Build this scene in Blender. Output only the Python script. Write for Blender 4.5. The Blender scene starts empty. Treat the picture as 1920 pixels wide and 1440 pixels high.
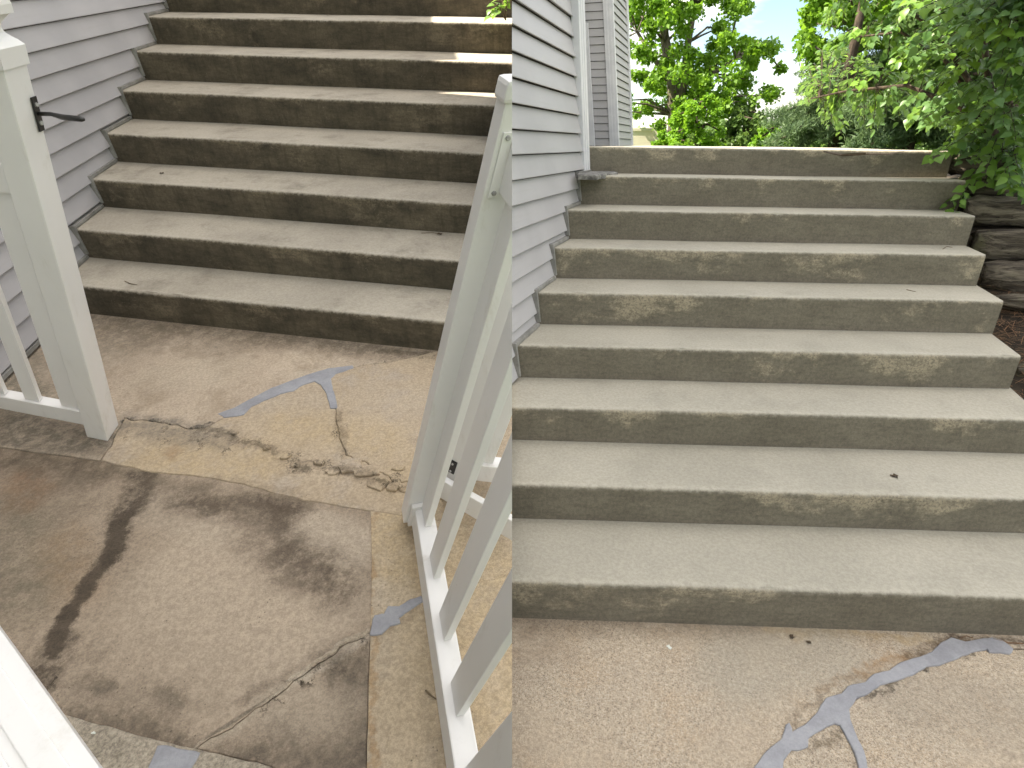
import bpy, bmesh, math, random
from mathutils import Vector, Matrix, noise
import numpy as np
SC = bpy.context.scene
COL = SC.collection
V = Vector

# ------------------------------------------------------------------ camera
F, CX, CY, IW, IH = 1050.0, 1000.0, 720.0, 1920.0, 1440.0
def rot(rx, ry, rz):
    cx, sx, cy, sy, cz, sz = (math.cos(rx), math.sin(rx), math.cos(ry), math.sin(ry), math.cos(rz), math.sin(rz))
    B = Matrix(((1, 0, 0), (0, 0, -1), (0, 1, 0)))
    X = Matrix(((1, 0, 0), (0, cx, -sx), (0, sx, cx)))
    Z = Matrix(((cz, -sz, 0), (sz, cz, 0), (0, 0, 1)))
    Y = Matrix(((cy, -sy, 0), (sy, cy, 0), (0, 0, 1)))
    return Y @ X @ B @ Z
# two yards: the one on the right is the world frame, the one on the left has its own frame
RR, CR = rot(.4071, .01284, -.32348), V((1.0291, -2.0628, 1.6392))
RL, CL = rot(.65252, .0011, .14746), V((2.2239, -2.9919, 1.6321))
AL_R, AL_L = .29499, -.32943
YN_R = [-.7236, -.3346, .0582, .4322, .8189, 1.1991, 1.556, 1.9251, 2.3069]
RI_R = [.1761, .1678, .1731, .176, .1845, .184, .1838, .1906, .1815]
YN_L = [.1877, .5402, .9186, 1.2986, 1.7153, 2.1443, 2.5705, 3.025, 3.46]
RI_L = [.1782, .1768, .1734, .1779, .1818, .1848, .1859, .187, .187]
TL = RR.transposed() @ RL
ML = Matrix.Translation(CR) @ TL.to_4x4() @ Matrix.Translation(-CL)
cd = bpy.data.cameras.new('camera'); cam = bpy.data.objects.new('camera', cd); COL.objects.link(cam)
cd.sensor_width = 36; cd.lens = F / IW * 36; cd.shift_x = -(CX - IW / 2) / IW; cd.clip_start = .02; cd.clip_end = 3000
rt = RR.transposed()
cm = Matrix((rt @ V((1, 0, 0)), rt @ V((0, -1, 0)), rt @ V((0, 0, -1)))).transposed().to_4x4()
cam.matrix_world = Matrix.Translation(CR) @ cm
SC.camera = cam

# ------------------------------------------------------------------ light
SUN = V((-.90, -.22, 0)).normalized() * math.cos(math.radians(50)) + V((0, 0, math.sin(math.radians(50))))
sd = bpy.data.lights.new('sun', 'SUN'); sd.energy = 3.6; sd.angle = math.radians(.6); sd.color = (1, .95, .87)
so = bpy.data.objects.new('sun', sd); COL.objects.link(so); so.rotation_euler = SUN.to_track_quat('Z', 'Y').to_euler()
so.location = (-20, -5, 30)
w = bpy.data.worlds.new('World'); SC.world = w; w.use_nodes = True
wt = w.node_tree; wn = wt.nodes; bg = wn['Background']
sky = wn.new('ShaderNodeTexSky'); sky.sky_type = 'NISHITA'; sky.sun_disc = False
sky.sun_elevation = math.radians(50); sky.sun_rotation = math.atan2(SUN.x, SUN.y); sky.dust_density = .25; sky.ozone_density = 2.0; sky.air_density = 1.0
tc = wn.new('ShaderNodeTexCoord'); mp = wn.new('ShaderNodeMapping'); mp.inputs['Scale'].default_value = (1.6, 1.6, 4.2); mp.inputs['Location'].default_value = (12.33, 6.39, 0)
wt.links.new(tc.outputs['Generated'], mp.inputs[0])
nz = wn.new('ShaderNodeTexNoise'); nz.inputs['Scale'].default_value = 1.9; nz.inputs['Detail'].default_value = 9; nz.inputs['Roughness'].default_value = .56
wt.links.new(mp.outputs[0], nz.inputs['Vector'])
rp = wn.new('ShaderNodeValToRGB'); rp.color_ramp.elements[0].position = .42; rp.color_ramp.elements[1].position = .60
wt.links.new(nz.outputs['Fac'], rp.inputs[0])
mx = wn.new('ShaderNodeMix'); mx.data_type = 'RGBA'
sx = wn.new('ShaderNodeSeparateXYZ'); wt.links.new(tc.outputs['Generated'], sx.inputs[0])
mr = wn.new('ShaderNodeMapRange'); mr.inputs[1].default_value = 0; mr.inputs[2].default_value = 1; mr.inputs[3].default_value = 4.5; mr.inputs[4].default_value = 18.0   # cloud cover brightest overhead, as under any broken overcast
wt.links.new(sx.outputs[2], mr.inputs[0])
cc = wn.new('ShaderNodeCombineColor')
for i_ in range(3): wt.links.new(mr.outputs[0], cc.inputs[i_])
wt.links.new(cc.outputs[0], mx.inputs[7])
wt.links.new(rp.outputs[0], mx.inputs[0]); wt.links.new(sky.outputs[0], mx.inputs[6])
wt.links.new(mx.outputs[2], bg.inputs[0]); bg.inputs[1].default_value = .06
SC.view_settings.view_transform = 'Standard'; SC.view_settings.look = 'None'
SC.view_settings.exposure = 2.18; SC.view_settings.gamma = 1
SC.view_settings.use_white_balance = True; SC.view_settings.white_balance_temperature = 7300; SC.view_settings.white_balance_tint = 9   # camera set for open shade
SC.cycles.use_denoising = True; SC.cycles.use_adaptive_sampling = True; SC.cycles.adaptive_threshold = .025
SC.cycles.max_bounces = 6; SC.cycles.diffuse_bounces = 3; SC.cycles.glossy_bounces = 2; SC.cycles.transparent_max_bounces = 8

# ------------------------------------------------------------------ pixel <-> place helpers
class Fr:
    def __init__(s, R, C, M, keep): s.R, s.C, s.M, s.keep = R, C, M, keep; s.T = R.transposed(); s.n = (s.T @ V((1, 0, -(960 - CX) / F))).normalized()
    def d(s, p): return s.T @ V(((p[0] - CX) / F, (p[1] - CY) / F, 1))
    def onz(s, p, z=0): v = s.d(p); return s.C + v * ((z - s.C.z) / v.z)
    def onx(s, p, x=0): v = s.d(p); return s.C + v * ((x - s.C.x) / v.x)
    def ony(s, p, y=0): v = s.d(p); return s.C + v * ((y - s.C.y) / v.y)
    def pj(s, P): q = s.R @ (V(P) - s.C); return (CX + F * q.x / q.z, CY + F * q.y / q.z)
FR = Fr(RR, CR, Matrix.Identity(4), 1)
FL = Fr(RL, CL, ML, -1)

# ------------------------------------------------------------------ object helpers
def thing(fr, name, label, cat, base=(0, 0, 0), group=None, kind=None):
    o = bpy.data.objects.new(name, None); COL.objects.link(o)
    o.matrix_world = fr.M @ Matrix.Translation(V(base)); o.empty_display_size = .1
    tag(o, label, cat, group, kind); o['_b'] = list(base)
    return o
def tag(o, label=None, cat=None, group=None, kind=None):
    if label: o['label'] = label
    if cat: o['category'] = cat
    if group: o['group'] = group
    if kind: o['kind'] = kind
def clip_bm(bm, fr):
    n = fr.n * fr.keep
    ds = [(v.co - fr.C).dot(n) for v in bm.verts]
    if not ds or min(ds) >= 0: return True
    if max(ds) <= 0: bm.clear(); return False
    r = bmesh.ops.bisect_plane(bm, geom=bm.verts[:] + bm.edges[:] + bm.faces[:], plane_co=fr.C, plane_no=-n, clear_outer=True, clear_inner=False)
    ed = [e for e in r['geom_cut'] if isinstance(e, bmesh.types.BMEdge)]
    if ed:
        try: bmesh.ops.holes_fill(bm, edges=ed, sides=0)
        except Exception: pass
    return len(bm.verts) > 0
def mesh_of(bm, name, mats, smooth=False):
    me = bpy.data.meshes.new(name); bm.to_mesh(me); bm.free()
    for m in (mats if isinstance(mats, (list, tuple)) else [mats]): me.materials.append(m)
    if smooth:
        for p in me.polygons: p.use_smooth = True
    return me
def part(fr, name, bm, mat, parent=None, clip=False, smooth=False, label=None):
    """bm is in yard coordinates; it becomes a mesh child of parent (or a top-level mesh)."""
    if clip and not clip_bm(bm, fr): bm.free(); return None
    b = V(parent['_b'][:]) if parent is not None else V((0, 0, 0))
    if b.length: bmesh.ops.translate(bm, vec=-b, verts=bm.verts)
    o = bpy.data.objects.new(name, mesh_of(bm, name, mat, smooth)); COL.objects.link(o)
    o['_b'] = list(b)
    if parent is not None: o.parent = parent
    else: o.matrix_world = fr.M
    if label: o['label'] = label
    return o
def box8(bm, P, mat=0):
    vs = [bm.verts.new(p) for p in P]
    for f in ((0, 3, 2, 1), (4, 5, 6, 7), (0, 1, 5, 4), (1, 2, 6, 5), (2, 3, 7, 6), (3, 0, 4, 7)):
        bm.faces.new([vs[i] for i in f]).material_index = mat
    return vs
def box(x0, x1, y0, y1, z0, z1, bev=0, f=None):
    bm = bmesh.new()
    P = [V(p) for p in ((x0, y0, z0), (x1, y0, z0), (x1, y1, z0), (x0, y1, z0), (x0, y0, z1), (x1, y0, z1), (x1, y1, z1), (x0, y1, z1))]
    box8(bm, [f(p) for p in P] if f else P)
    if bev: bmesh.ops.bevel(bm, geom=bm.edges[:], offset=bev, segments=2, profile=.6, affect='EDGES')
    return bm
def addbox(bm, x0, x1, y0, y1, z0, z1, f=None):
    P = [V(p) for p in ((x0, y0, z0), (x1, y0, z0), (x1, y1, z0), (x0, y1, z0), (x0, y0, z1), (x1, y0, z1), (x1, y1, z1), (x0, y1, z1))]
    box8(bm, [f(p) for p in P] if f else P)
def tube(bm, pts, rads, seg=8):
    pts = [V(p) for p in pts]; rings = []
    for i, p in enumerate(pts):
        t = (pts[min(i + 1, len(pts) - 1)] - pts[max(i - 1, 0)]).normalized()
        a = t.cross(V((0, 0, 1)) if abs(t.z) < .9 else V((1, 0, 0))).normalized(); b = t.cross(a)
        rings.append([bm.verts.new(p + (a * math.cos(2 * math.pi * k / seg) + b * math.sin(2 * math.pi * k / seg)) * rads[i]) for k in range(seg)])
    for r0, r1 in zip(rings, rings[1:]):
        for k in range(seg): bm.faces.new((r0[k], r0[(k + 1) % seg], r1[(k + 1) % seg], r1[k]))
    bm.faces.new(rings[0][::-1]); bm.faces.new(rings[-1])

# ------------------------------------------------------------------ materials
class MT:
    def __init__(s, name, rough=.8, coords='Object'):
        s.m = bpy.data.materials.new(name); s.m.use_nodes = True; s.t = s.m.node_tree
        s.b = s.t.nodes['Principled BSDF']; s.b.inputs['Roughness'].default_value = rough
        s.b.inputs['Specular IOR Level'].default_value = .3
        s.co = s.t.nodes.new('ShaderNodeTexCoord').outputs[coords]
    def n(s, typ, ins=None, **kw):
        x = s.t.nodes.new('ShaderNode' + typ)
        for k, v in kw.items(): setattr(x, k, v)
        for k, v in (ins or {}).items(): s.set(x.inputs[k], v)
        return x
    def set(s, sock, v):
        if isinstance(v, bpy.types.NodeSocket): s.t.links.new(v, sock)
        elif isinstance(v, (tuple, list)) and len(v) == 3 and sock.type == 'RGBA': sock.default_value = (*v, 1)
        else: sock.default_value = v
    def noise(s, scale, detail=4, rough=.55, vec=None, dist=0, out='Fac'):
        return s.n('TexNoise', {'Vector': vec or s.co, 'Scale': scale, 'Detail': detail, 'Roughness': rough, 'Distortion': dist}).outputs[out]
    def vor(s, scale, vec=None, out='Distance', feature='F1'):
        return s.n('TexVoronoi', {'Vector': vec or s.co, 'Scale': scale}, feature=feature).outputs[out]
    def ramp(s, x, a, b, ca=0., cb=1.):
        r = s.n('MapRange', {'Value': x, 'From Min': a, 'From Max': b, 'To Min': ca, 'To Max': cb}, interpolation_type='SMOOTHSTEP'); return r.outputs[0]
    def mix(s, f, a, b, mode='MIX'):
        x = s.n('Mix', None, data_type='RGBA', blend_type=mode); s.set(x.inputs[0], f); s.set(x.inputs[6], a); s.set(x.inputs[7], b); return x.outputs[2]
    def ma(s, op, a, b=0., c=0.):
        x = s.n('Math', None, operation=op); s.set(x.inputs[0], a); s.set(x.inputs[1], b); s.set(x.inputs[2], c); return x.outputs[0]
    def vm(s, op, a, b=None):
        x = s.n('VectorMath', None, operation=op); s.set(x.inputs[0], a)
        if b is not None: s.set(x.inputs[1], b)
        return x.outputs[0]
    def stretch(s, sc): return s.n('Mapping', {'Vector': s.co, 'Scale': sc}).outputs[0]
    def attr(s, name): return s.n('Attribute', None, attribute_name=name).outputs['Fac']
    def seg(s, P, a, b, r0, r1):
        """1 inside the capsule a-b of radius r0, fading to 0 at r1 (stain with a shape of its own)"""
        a, b = V(a), V(b); ab = b - a; L2 = max(ab.length_squared, 1e-9)
        d = s.vm('SUBTRACT', P, tuple(a)); x = s.n('VectorMath', None, operation='DOT_PRODUCT'); s.set(x.inputs[0], d); x.inputs[1].default_value = tuple(ab / L2)
        h = s.n('Clamp', {'Value': x.outputs['Value']}).outputs[0]
        sc = s.n('VectorMath', None, operation='SCALE'); sc.inputs[0].default_value = tuple(ab); s.set(sc.inputs['Scale'], h)
        l = s.n('VectorMath', None, operation='LENGTH'); s.set(l.inputs[0], s.vm('SUBTRACT', d, sc.outputs[0]))
        return s.ramp(l.outputs['Value'], r0, r1, 1., 0.)
    def col(s, c): s.set(s.b.inputs['Base Color'], c)
    def bump(s, h, strength=.4, dist=.01):
        x = s.n('Bump', {'Height': h, 'Strength': strength, 'Distance': dist}); s.t.links.new(x.outputs[0], s.b.inputs['Normal'])

def flatz(m):   # coordinates with the height taken out, warped a little
    x = m.n('SeparateXYZ', {0: m.co}); c = m.n('CombineXYZ', {0: x.outputs[0], 1: x.outputs[1]}).outputs[0]
    return c
def speckle(m, base, amt=.35, scale=160):
    f = m.noise(scale, 3, .7); g = m.noise(scale * 3.1, 2, .7)
    k = m.ma('ADD', m.ma('MULTIPLY', f, .6), m.ma('MULTIPLY', g, .4))
    v = m.ramp(k, .36, .64, 1 - amt, 1 + amt)
    return m.mix(1., base, m.n('CombineColor', {0: v, 1: v, 2: v}).outputs[0], 'MULTIPLY')

def step_material(name, tread_a, tread_b, smudge, smud_amt, ris_a, ris_b, worn, worn_amt, streak, ragged):
    m = MT(name, .85)
    big = m.noise(2.1, 5, .6); mid = m.noise(9, 5, .62); hg = m.attr('hgt')   # hgt: 0..1 up the riser, 1..2 back over the tread
    tr = m.mix(m.ramp(big, .35, .65), tread_a, tread_b)
    tr = m.mix(m.ma('MULTIPLY', m.ramp(m.noise(4.2, 7, .72), .5, .75), smud_amt), tr, smudge)
    tr = m.mix(m.ma('MULTIPLY', m.ramp(hg, 1.72, 2.0), m.ma('MULTIPLY', mid, .75)), tr, smudge)          # dirt that gathers at the back
    tr = speckle(m, tr, .11, 75)
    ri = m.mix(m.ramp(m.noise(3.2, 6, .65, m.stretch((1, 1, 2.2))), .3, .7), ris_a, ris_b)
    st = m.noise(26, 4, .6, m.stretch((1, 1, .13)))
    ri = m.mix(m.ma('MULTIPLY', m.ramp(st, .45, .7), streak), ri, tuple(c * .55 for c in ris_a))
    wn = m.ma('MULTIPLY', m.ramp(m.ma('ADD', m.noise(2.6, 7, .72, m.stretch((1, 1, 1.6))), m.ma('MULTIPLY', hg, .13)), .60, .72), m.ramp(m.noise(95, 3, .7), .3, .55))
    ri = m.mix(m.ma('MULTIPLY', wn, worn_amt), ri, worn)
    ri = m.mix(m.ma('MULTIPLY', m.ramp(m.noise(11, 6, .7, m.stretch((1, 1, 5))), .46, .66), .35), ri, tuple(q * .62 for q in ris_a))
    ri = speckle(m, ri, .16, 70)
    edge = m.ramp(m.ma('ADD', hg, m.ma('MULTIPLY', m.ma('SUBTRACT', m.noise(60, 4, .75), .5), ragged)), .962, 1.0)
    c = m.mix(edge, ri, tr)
    lip = m.ma('MULTIPLY', m.ma('MULTIPLY', m.ramp(hg, .93, .985), m.ramp(hg, 1.01, 1.10, 1., 0.)), m.ramp(m.noise(40, 4, .7), .42, .62))
    c = m.mix(m.ma('MULTIPLY', lip, .35), c, tuple(min(1, q * 1.25) for q in tread_a))
    chip = m.ma('MULTIPLY', m.ramp(m.vor(75), .10, .05), m.ramp(m.noise(6, 3), .56, .62))
    c = m.mix(m.ma('MULTIPLY', chip, .6), c, tuple(min(1, q * 1.4) for q in tread_a))
    m.col(c)
    m.bump(m.ma('ADD', m.noise(70, 6, .7), m.ma('MULTIPLY', m.noise(8, 4, .6), .8)), .35, .006)
    return m.m

M = {}
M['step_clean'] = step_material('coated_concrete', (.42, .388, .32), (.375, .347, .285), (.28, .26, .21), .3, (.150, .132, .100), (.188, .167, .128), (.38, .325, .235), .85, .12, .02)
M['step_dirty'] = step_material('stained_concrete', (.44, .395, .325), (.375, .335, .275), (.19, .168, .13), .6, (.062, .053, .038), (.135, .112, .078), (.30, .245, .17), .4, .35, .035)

def slab_material(name, ca, cb, cc, stains=(), dark=(.09, .07, .05), agg=.0, sp=.3, warp=.05, cracks=()):
    m = MT(name, .9)
    c = m.mix(m.ramp(m.noise(2.3, 6, .62), .34, .66), ca, cb)
    c = m.mix(m.ramp(m.noise(5.1, 7, .7, dist=.4), .48, .66), c, cc)
    c = m.mix(m.ma('MULTIPLY', m.ramp(m.noise(17, 6, .75), .50, .68), .45), c, tuple(q * .66 for q in cb))
    if agg:
        v = m.n('TexVoronoi', {'Vector': m.co, 'Scale': 330}); g = m.n('SeparateColor', {0: v.outputs['Color']}).outputs[0]
        k = m.ma('MULTIPLY', m.ramp(m.noise(1.6, 4, .6), .36, .55), agg)
        c = m.mix(m.ma('MULTIPLY', k, m.ramp(g, .55, .95)), c, (.54, .47, .38)); c = m.mix(m.ma('MULTIPLY', k, m.ramp(g, .30, .05)), c, (.20, .155, .115))
    P = flatz(m)
    wv = m.noise(6, 9, .78, out='Color'); P2 = m.vm('ADD', P, m.vm('MULTIPLY', m.vm('SUBTRACT', wv, (.5, .5, .5)), (warp * 4, warp * 4, 0)))
    gr = m.ramp(m.noise(15, 9, .82), .36, .60, .25, 1.)
    for (a, b, r0, r1, amt, colr, grain) in stains:
        k = m.seg(P2, (a[0], a[1], 0), (b[0], b[1], 0), r0, r1); k = m.ma('MULTIPLY', k, amt)
        if grain: k = m.ma('MULTIPLY', k, gr)
        c = m.mix(k, c, colr)
    if cracks:      # hairline crazing inside the broken zones
        wv2 = m.vm('ADD', P2, m.vm('MULTIPLY', m.vm('SUBTRACT', m.noise(30, 4, .7, out='Color'), (.5, .5, .5)), (.05, .05, 0)))
        e = m.ma('MULTIPLY', m.ramp(m.vor(13, wv2, feature='DISTANCE_TO_EDGE'), .030, .006), m.ramp(m.noise(9, 3), .46, .56))
        z_ = None
        for (a, b, r0, r1) in cracks:
            k = m.seg(P, (a[0], a[1], 0), (b[0], b[1], 0), r0, r1); z_ = k if z_ is None else m.ma('MAXIMUM', z_, k)
        c = m.mix(m.ma('MULTIPLY', e, z_), c, (.05, .038, .026))
    c = speckle(m, c, sp, 85)
    c = m.mix(m.ma('MULTIPLY', m.ramp(m.noise(42, 6, .8), .52, .68), .26), c, tuple(q * .55 for q in cb))
    pit = m.ma('MULTIPLY', m.ramp(m.vor(48), .13, .07), m.ramp(m.noise(4, 3), .5, .6))
    c = m.mix(m.ma('MULTIPLY', pit, .7), c, dark)
    m.col(c); m.bump(m.ma('ADD', m.ma('ADD', m.noise(160, 5, .7), m.ma('MULTIPLY', m.noise(14, 5, .65), 1.2)), m.ma('MULTIPLY', pit, -.8)), .5, .008)
    return m.m

def simple(name, ca, cb, scale=6, rough=.5, bump=.0, bscale=40, spec=.3, sp=0.):
    m = MT(name, rough); m.b.inputs['Specular IOR Level'].default_value = spec
    c = m.mix(m.ramp(m.noise(scale, 5, .6), .35, .65), ca, cb)
    if sp: c = speckle(m, c, sp, 90)
    m.col(c)
    if bump: m.bump(m.noise(bscale, 5, .65), bump, .004)
    return m.m
def vinyl_siding():
    m = MT('vinyl_siding', .42)
    c = m.mix(m.ramp(m.noise(1.7, 4), .35, .65), (.435, .422, .43), (.39, .378, .388))
    g = m.noise(14, 5, .7, m.stretch((1, .12, 4)))
    c = m.mix(m.ma('MULTIPLY', m.ramp(g, .52, .75), .35), c, (.36, .345, .33))
    m.col(c); m.bump(m.noise(30, 5, .6, m.stretch((1, .06, 3))), .12, .003); return m.m
M['siding'] = vinyl_siding()
def vinyl_white():
    m = MT('white_vinyl', .32)
    c = m.mix(m.ramp(m.noise(1.4, 4), .35, .65), (.83, .81, .79), (.78, .76, .735))
    c = m.mix(m.ma('MULTIPLY', m.ramp(m.noise(11, 6, .72, m.stretch((1, 1, .25))), .56, .74), .32), c, (.52, .47, .38))
    sp = m.ma('MULTIPLY', m.ramp(m.vor(30), .07, .04), m.ramp(m.noise(5, 3), .58, .64))
    c = m.mix(m.ma('MULTIPLY', sp, .6), c, (.2, .17, .14))
    m.col(c); m.bump(m.noise(18, 3), .05, .003); return m.m
M['vinyl'] = vinyl_white()
M['lap_shade'] = simple('lap_shade_backing', (.05, .045, .04), (.035, .03, .028), 6, .9)  # wall backing coloured dark to deepen the shade lines between siding laps
M['trim'] = simple('trim_white', (.66, .66, .68), (.58, .58, .61), 4, .45, .1, 30)
M['flash'] = simple('dull_metal_channel', (.27, .262, .245), (.17, .165, .15), 12, .5, .15, 60, .5)
M['black'] = simple('black_metal', (.012, .012, .013), (.03, .028, .026), 20, .35, .1, 60, .5)
M['steel'] = simple('screw_steel', (.45, .44, .42), (.3, .29, .28), 30, .3, 0, 40, .6)
M['filler'] = simple('grey_crack_filler', (.325, .325, .345), (.255, .255, .275), 9, .6, .35, 60, .3, .07)
M['mortar'] = simple('grey_mortar', (.30, .29, .27), (.10, .095, .09), 22, .9, .6, 60)
M['soil'] = simple('dark_soil', (.055, .042, .03), (.03, .024, .018), 14, .95, .6, 80)
M['grass'] = simple('lawn_grass', (.075, .12, .03), (.11, .15, .05), 1.2, .9, .4, 30)
M['cream'] = simple('cream_vinyl', (.66, .60, .50), (.60, .55, .46), 3, .4)
M['shutter'] = simple('roof_shingle', (.10, .095, .09), (.07, .066, .062), 9, .9, .4, 60)
M['twig'] = simple('dry_twig', (.10, .07, .045), (.17, .125, .08), 30, .85)
M['deadleaf'] = simple('dead_leaf', (.10, .07, .045), (.05, .037, .026), 40, .8)
M['chip'] = simple('pale_chip', (.72, .72, .66), (.6, .62, .56), 40, .5)
def wood_log():
    m = MT('weathered_timber', .9)
    g = m.noise(9, 7, .7, m.stretch((.35, 3, 3)), dist=.6)
    c = m.mix(m.ramp(g, .35, .68), (.05, .039, .03), (.27, .23, .175))
    c = m.mix(m.ma('MULTIPLY', m.ramp(m.noise(4.5, 6, .7), .52, .68), .7), c, (.22, .215, .12))     # lichen
    c = m.mix(m.ramp(m.noise(22, 5, .7, m.stretch((.3, 2, 2))), .60, .70), c, (.012, .009, .007))
    m.col(c); m.bump(m.ma('ADD', g, m.ma('MULTIPLY', m.noise(40, 5, .7, m.stretch((.3, 2, 2))), .6)), 1., .03); return m.m
M['log'] = wood_log()
def bark(name, a, b):
    m = MT(name, .95); g = m.noise(14, 6, .7, m.stretch((2, 2, .4))); m.col(m.mix(m.ramp(g, .35, .65), a, b)); m.bump(g, .8, .03); return m.m
M['bark'] = bark('grey_bark', (.07, .058, .045), (.20, .17, .135))
M['bark_dark'] = bark('dark_bark', (.035, .026, .02), (.10, .075, .055))
def leaf_mat(name, a, b, tr, rough=.5):
    m = MT(name, rough); g = m.n('NewGeometry').outputs['Random Per Island']
    c = m.mix(g, a, b); c = m.mix(m.ramp(m.noise(.9, 3), .3, .7, 0., .45), c, tuple(q * .72 for q in a))
    m.col(c); m.b.inputs['Specular IOR Level'].default_value = .35
    t = m.n('BsdfTranslucent'); m.set(t.inputs[0], m.mix(.5, c, tr)); x = m.n('MixShader', {0: .42})
    m.t.links.new(m.b.outputs[0], x.inputs[1]); m.t.links.new(t.outputs[0], x.inputs[2])
    m.t.links.new(x.outputs[0], m.t.nodes['Material Output'].inputs[0]); return m.m
M['maple'] = leaf_mat('maple_leaves', (.11, .24, .022), (.19, .35, .036), (.30, .54, .035))
M['lime'] = leaf_mat('lime_leaves', (.13, .30, .02), (.20, .38, .035), (.32, .55, .04))
M['midgreen'] = leaf_mat('mid_leaves', (.075, .15, .035), (.13, .21, .06), (.2, .32, .06))
M['needle'] = leaf_mat('conifer_needles', (.085, .15, .075), (.19, .28, .14), (.18, .27, .1), .6)
M['bushleaf'] = leaf_mat('broad_leaves', (.075, .17, .055), (.135, .25, .085), (.26, .44, .06), .38)
M['youngleaf'] = leaf_mat('young_leaves', (.13, .27, .04), (.21, .37, .075), (.34, .54, .07), .4)
M['straw'] = simple('pine_straw', (.16, .085, .045), (.26, .15, .085), 40, .9)

# ------------------------------------------------------------------ ground
def sheet(name, pts, mat, kind='structure', fr=FR):
    bm = bmesh.new(); bm.faces.new([bm.verts.new(p) for p in pts]); o = part(fr, name, bm, mat); o['kind'] = kind; return o
sheet('ground', [(-300, -300, -.6), (300, -300, -.6), (300, 300, -.6), (-300, 300, -.6)], M['grass'])
sheet('lawn', [(-1.5, 8.6, 1.44), (200, 8.6, 1.44), (300, 500, 1.2), (-200, 500, 1.2), (-60, 60, 1.42)], M['grass'])
def bank():
    bm = bmesh.new(); X = [2.44 + .16 * i for i in range(40)]; Y = [-1.4 + .17 * j for j in range(60)]
    def h(x, y):
        K = ((-1.5, -.1), (.6, .2), (1.4, .38), (1.6, .55), (1.95, .69), (2.1, .76), (2.3, .92), (2.5, 1.08), (2.75, 1.26), (3.0, 1.41), (3.3, 1.45), (20, 1.45))
        for (a, p), (b, q) in zip(K, K[1:]):
            if a <= y <= b: base = p + (q - p) * (y - a) / (b - a)
        return base + .03 * noise.noise(V((x * 2, y * 2, 0))) + .014 * noise.noise(V((x * 9, y * 9, 3))) - .08 * max(0, 1 - (x - 2.44) / .25)
    g = [[bm.verts.new((x, y, h(x, y))) for y in Y] for x in X]
    for i in range(len(X) - 1):
        for j in range(len(Y) - 1): bm.faces.new((g[i][j], g[i + 1][j], g[i + 1][j + 1], g[i][j + 1]))
    o = part(FR, 'soil_bank', bm, M['soil'], smooth=True); o['kind'] = 'structure'; return h
bank_h = bank()

# ------------------------------------------------------------------ stairs
def make_step(fr, yk, z0, z1, D, al, s0, s1, mat, parent, seed, nseg=80):
    bm = bmesh.new(); L = bm.verts.layers.float.new('hgt'); u = V((math.cos(al), math.sin(al), 0)); r = .017; hh = z1 - z0
    prof = [(0, z0 - .03, -.1), (0, z0, 0), (0, z0 + hh * .33, .33), (0, z0 + hh * .66, .66), (0, z1 - r * 1.2, .94)]
    for a in (20, 45, 70): A = math.radians(a); prof.append((r - r * math.cos(A), z1 - r + r * math.sin(A), .95 + .05 * a / 70))
    for q in (.0, .25, .6, 1.): prof.append((r + (D + .03 - r) * q, z1, 1.02 + .98 * q))
    prof.append((D + .03, z0 - .03, 2))
    rows = []
    for i in range(nseg + 1):
        s = s0 + (s1 - s0) * i / nseg; row = []
        wob = .0035 * noise.noise(V((s * 2.3, seed * 7.1, 0))) + .0018 * noise.noise(V((s * 13, seed * 3.3, 1)))
        zw = .003 * noise.noise(V((s * 1.7, seed * 5.7, 4)))
        ch = noise.noise(V((s * 31, seed * 9.1, 2))); ch = max(0, ch - .32) * .020
        for j, (t, z, h) in enumerate(prof):
            tt, zz = t, z
            if 2 <= j <= 8: tt += wob + .002 * noise.noise(V((s * 6, z * 9, seed)))
            if 4 <= j <= 7: tt += ch; zz -= ch * .8
            if j >= 5 and j < len(prof) - 1: zz += zw
            v = bm.verts.new(V((0, yk, 0)) + u * s + V((0, tt, zz))); v[L] = h; row.append(v)
        rows.append(row)
    n = len(prof)
    for a, b in zip(rows, rows[1:]):
        for j in range(n): bm.faces.new((a[j], b[j], b[(j + 1) % n], a[(j + 1) % n]))
    bm.faces.new(rows[0]); bm.faces.new(rows[-1][::-1])
    o = part(fr, 'step', bm, mat, parent, clip=True)
    if o:
        for p in o.data.polygons: p.use_smooth = len(p.vertices) == 4
        o.data.set_sharp_from_angle(angle=math.radians(50))
    return o
def stairs(fr, name, label, yn, ri, al, W, s0, Dlast, mat, seed):
    t = thing(fr, name, label, 'stairs', (0, 0, 0)); z = 0
    for k in range(len(yn)):
        D = (yn[k + 1] - yn[k]) if k + 1 < len(yn) else Dlast
        make_step(fr, yn[k], z, z + ri[k], D, al, s0, W + .004 * ((k * 7) % 5 - 2), mat, t, seed + k); z += ri[k]
    return t
def zc(ri): return [sum(ri[:k + 1]) for k in range(len(ri))]
ZR, ZL = zc(RI_R), zc(RI_L)
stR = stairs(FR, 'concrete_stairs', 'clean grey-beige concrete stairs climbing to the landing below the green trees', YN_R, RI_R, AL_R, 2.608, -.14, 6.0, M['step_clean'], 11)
stL = stairs(FL, 'concrete_stairs', 'dark-stained concrete stairs seen past the open white picket gate', YN_L, RI_L, AL_L, 3.05, -.06, 2.2, M['step_dirty'], 57)

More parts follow.
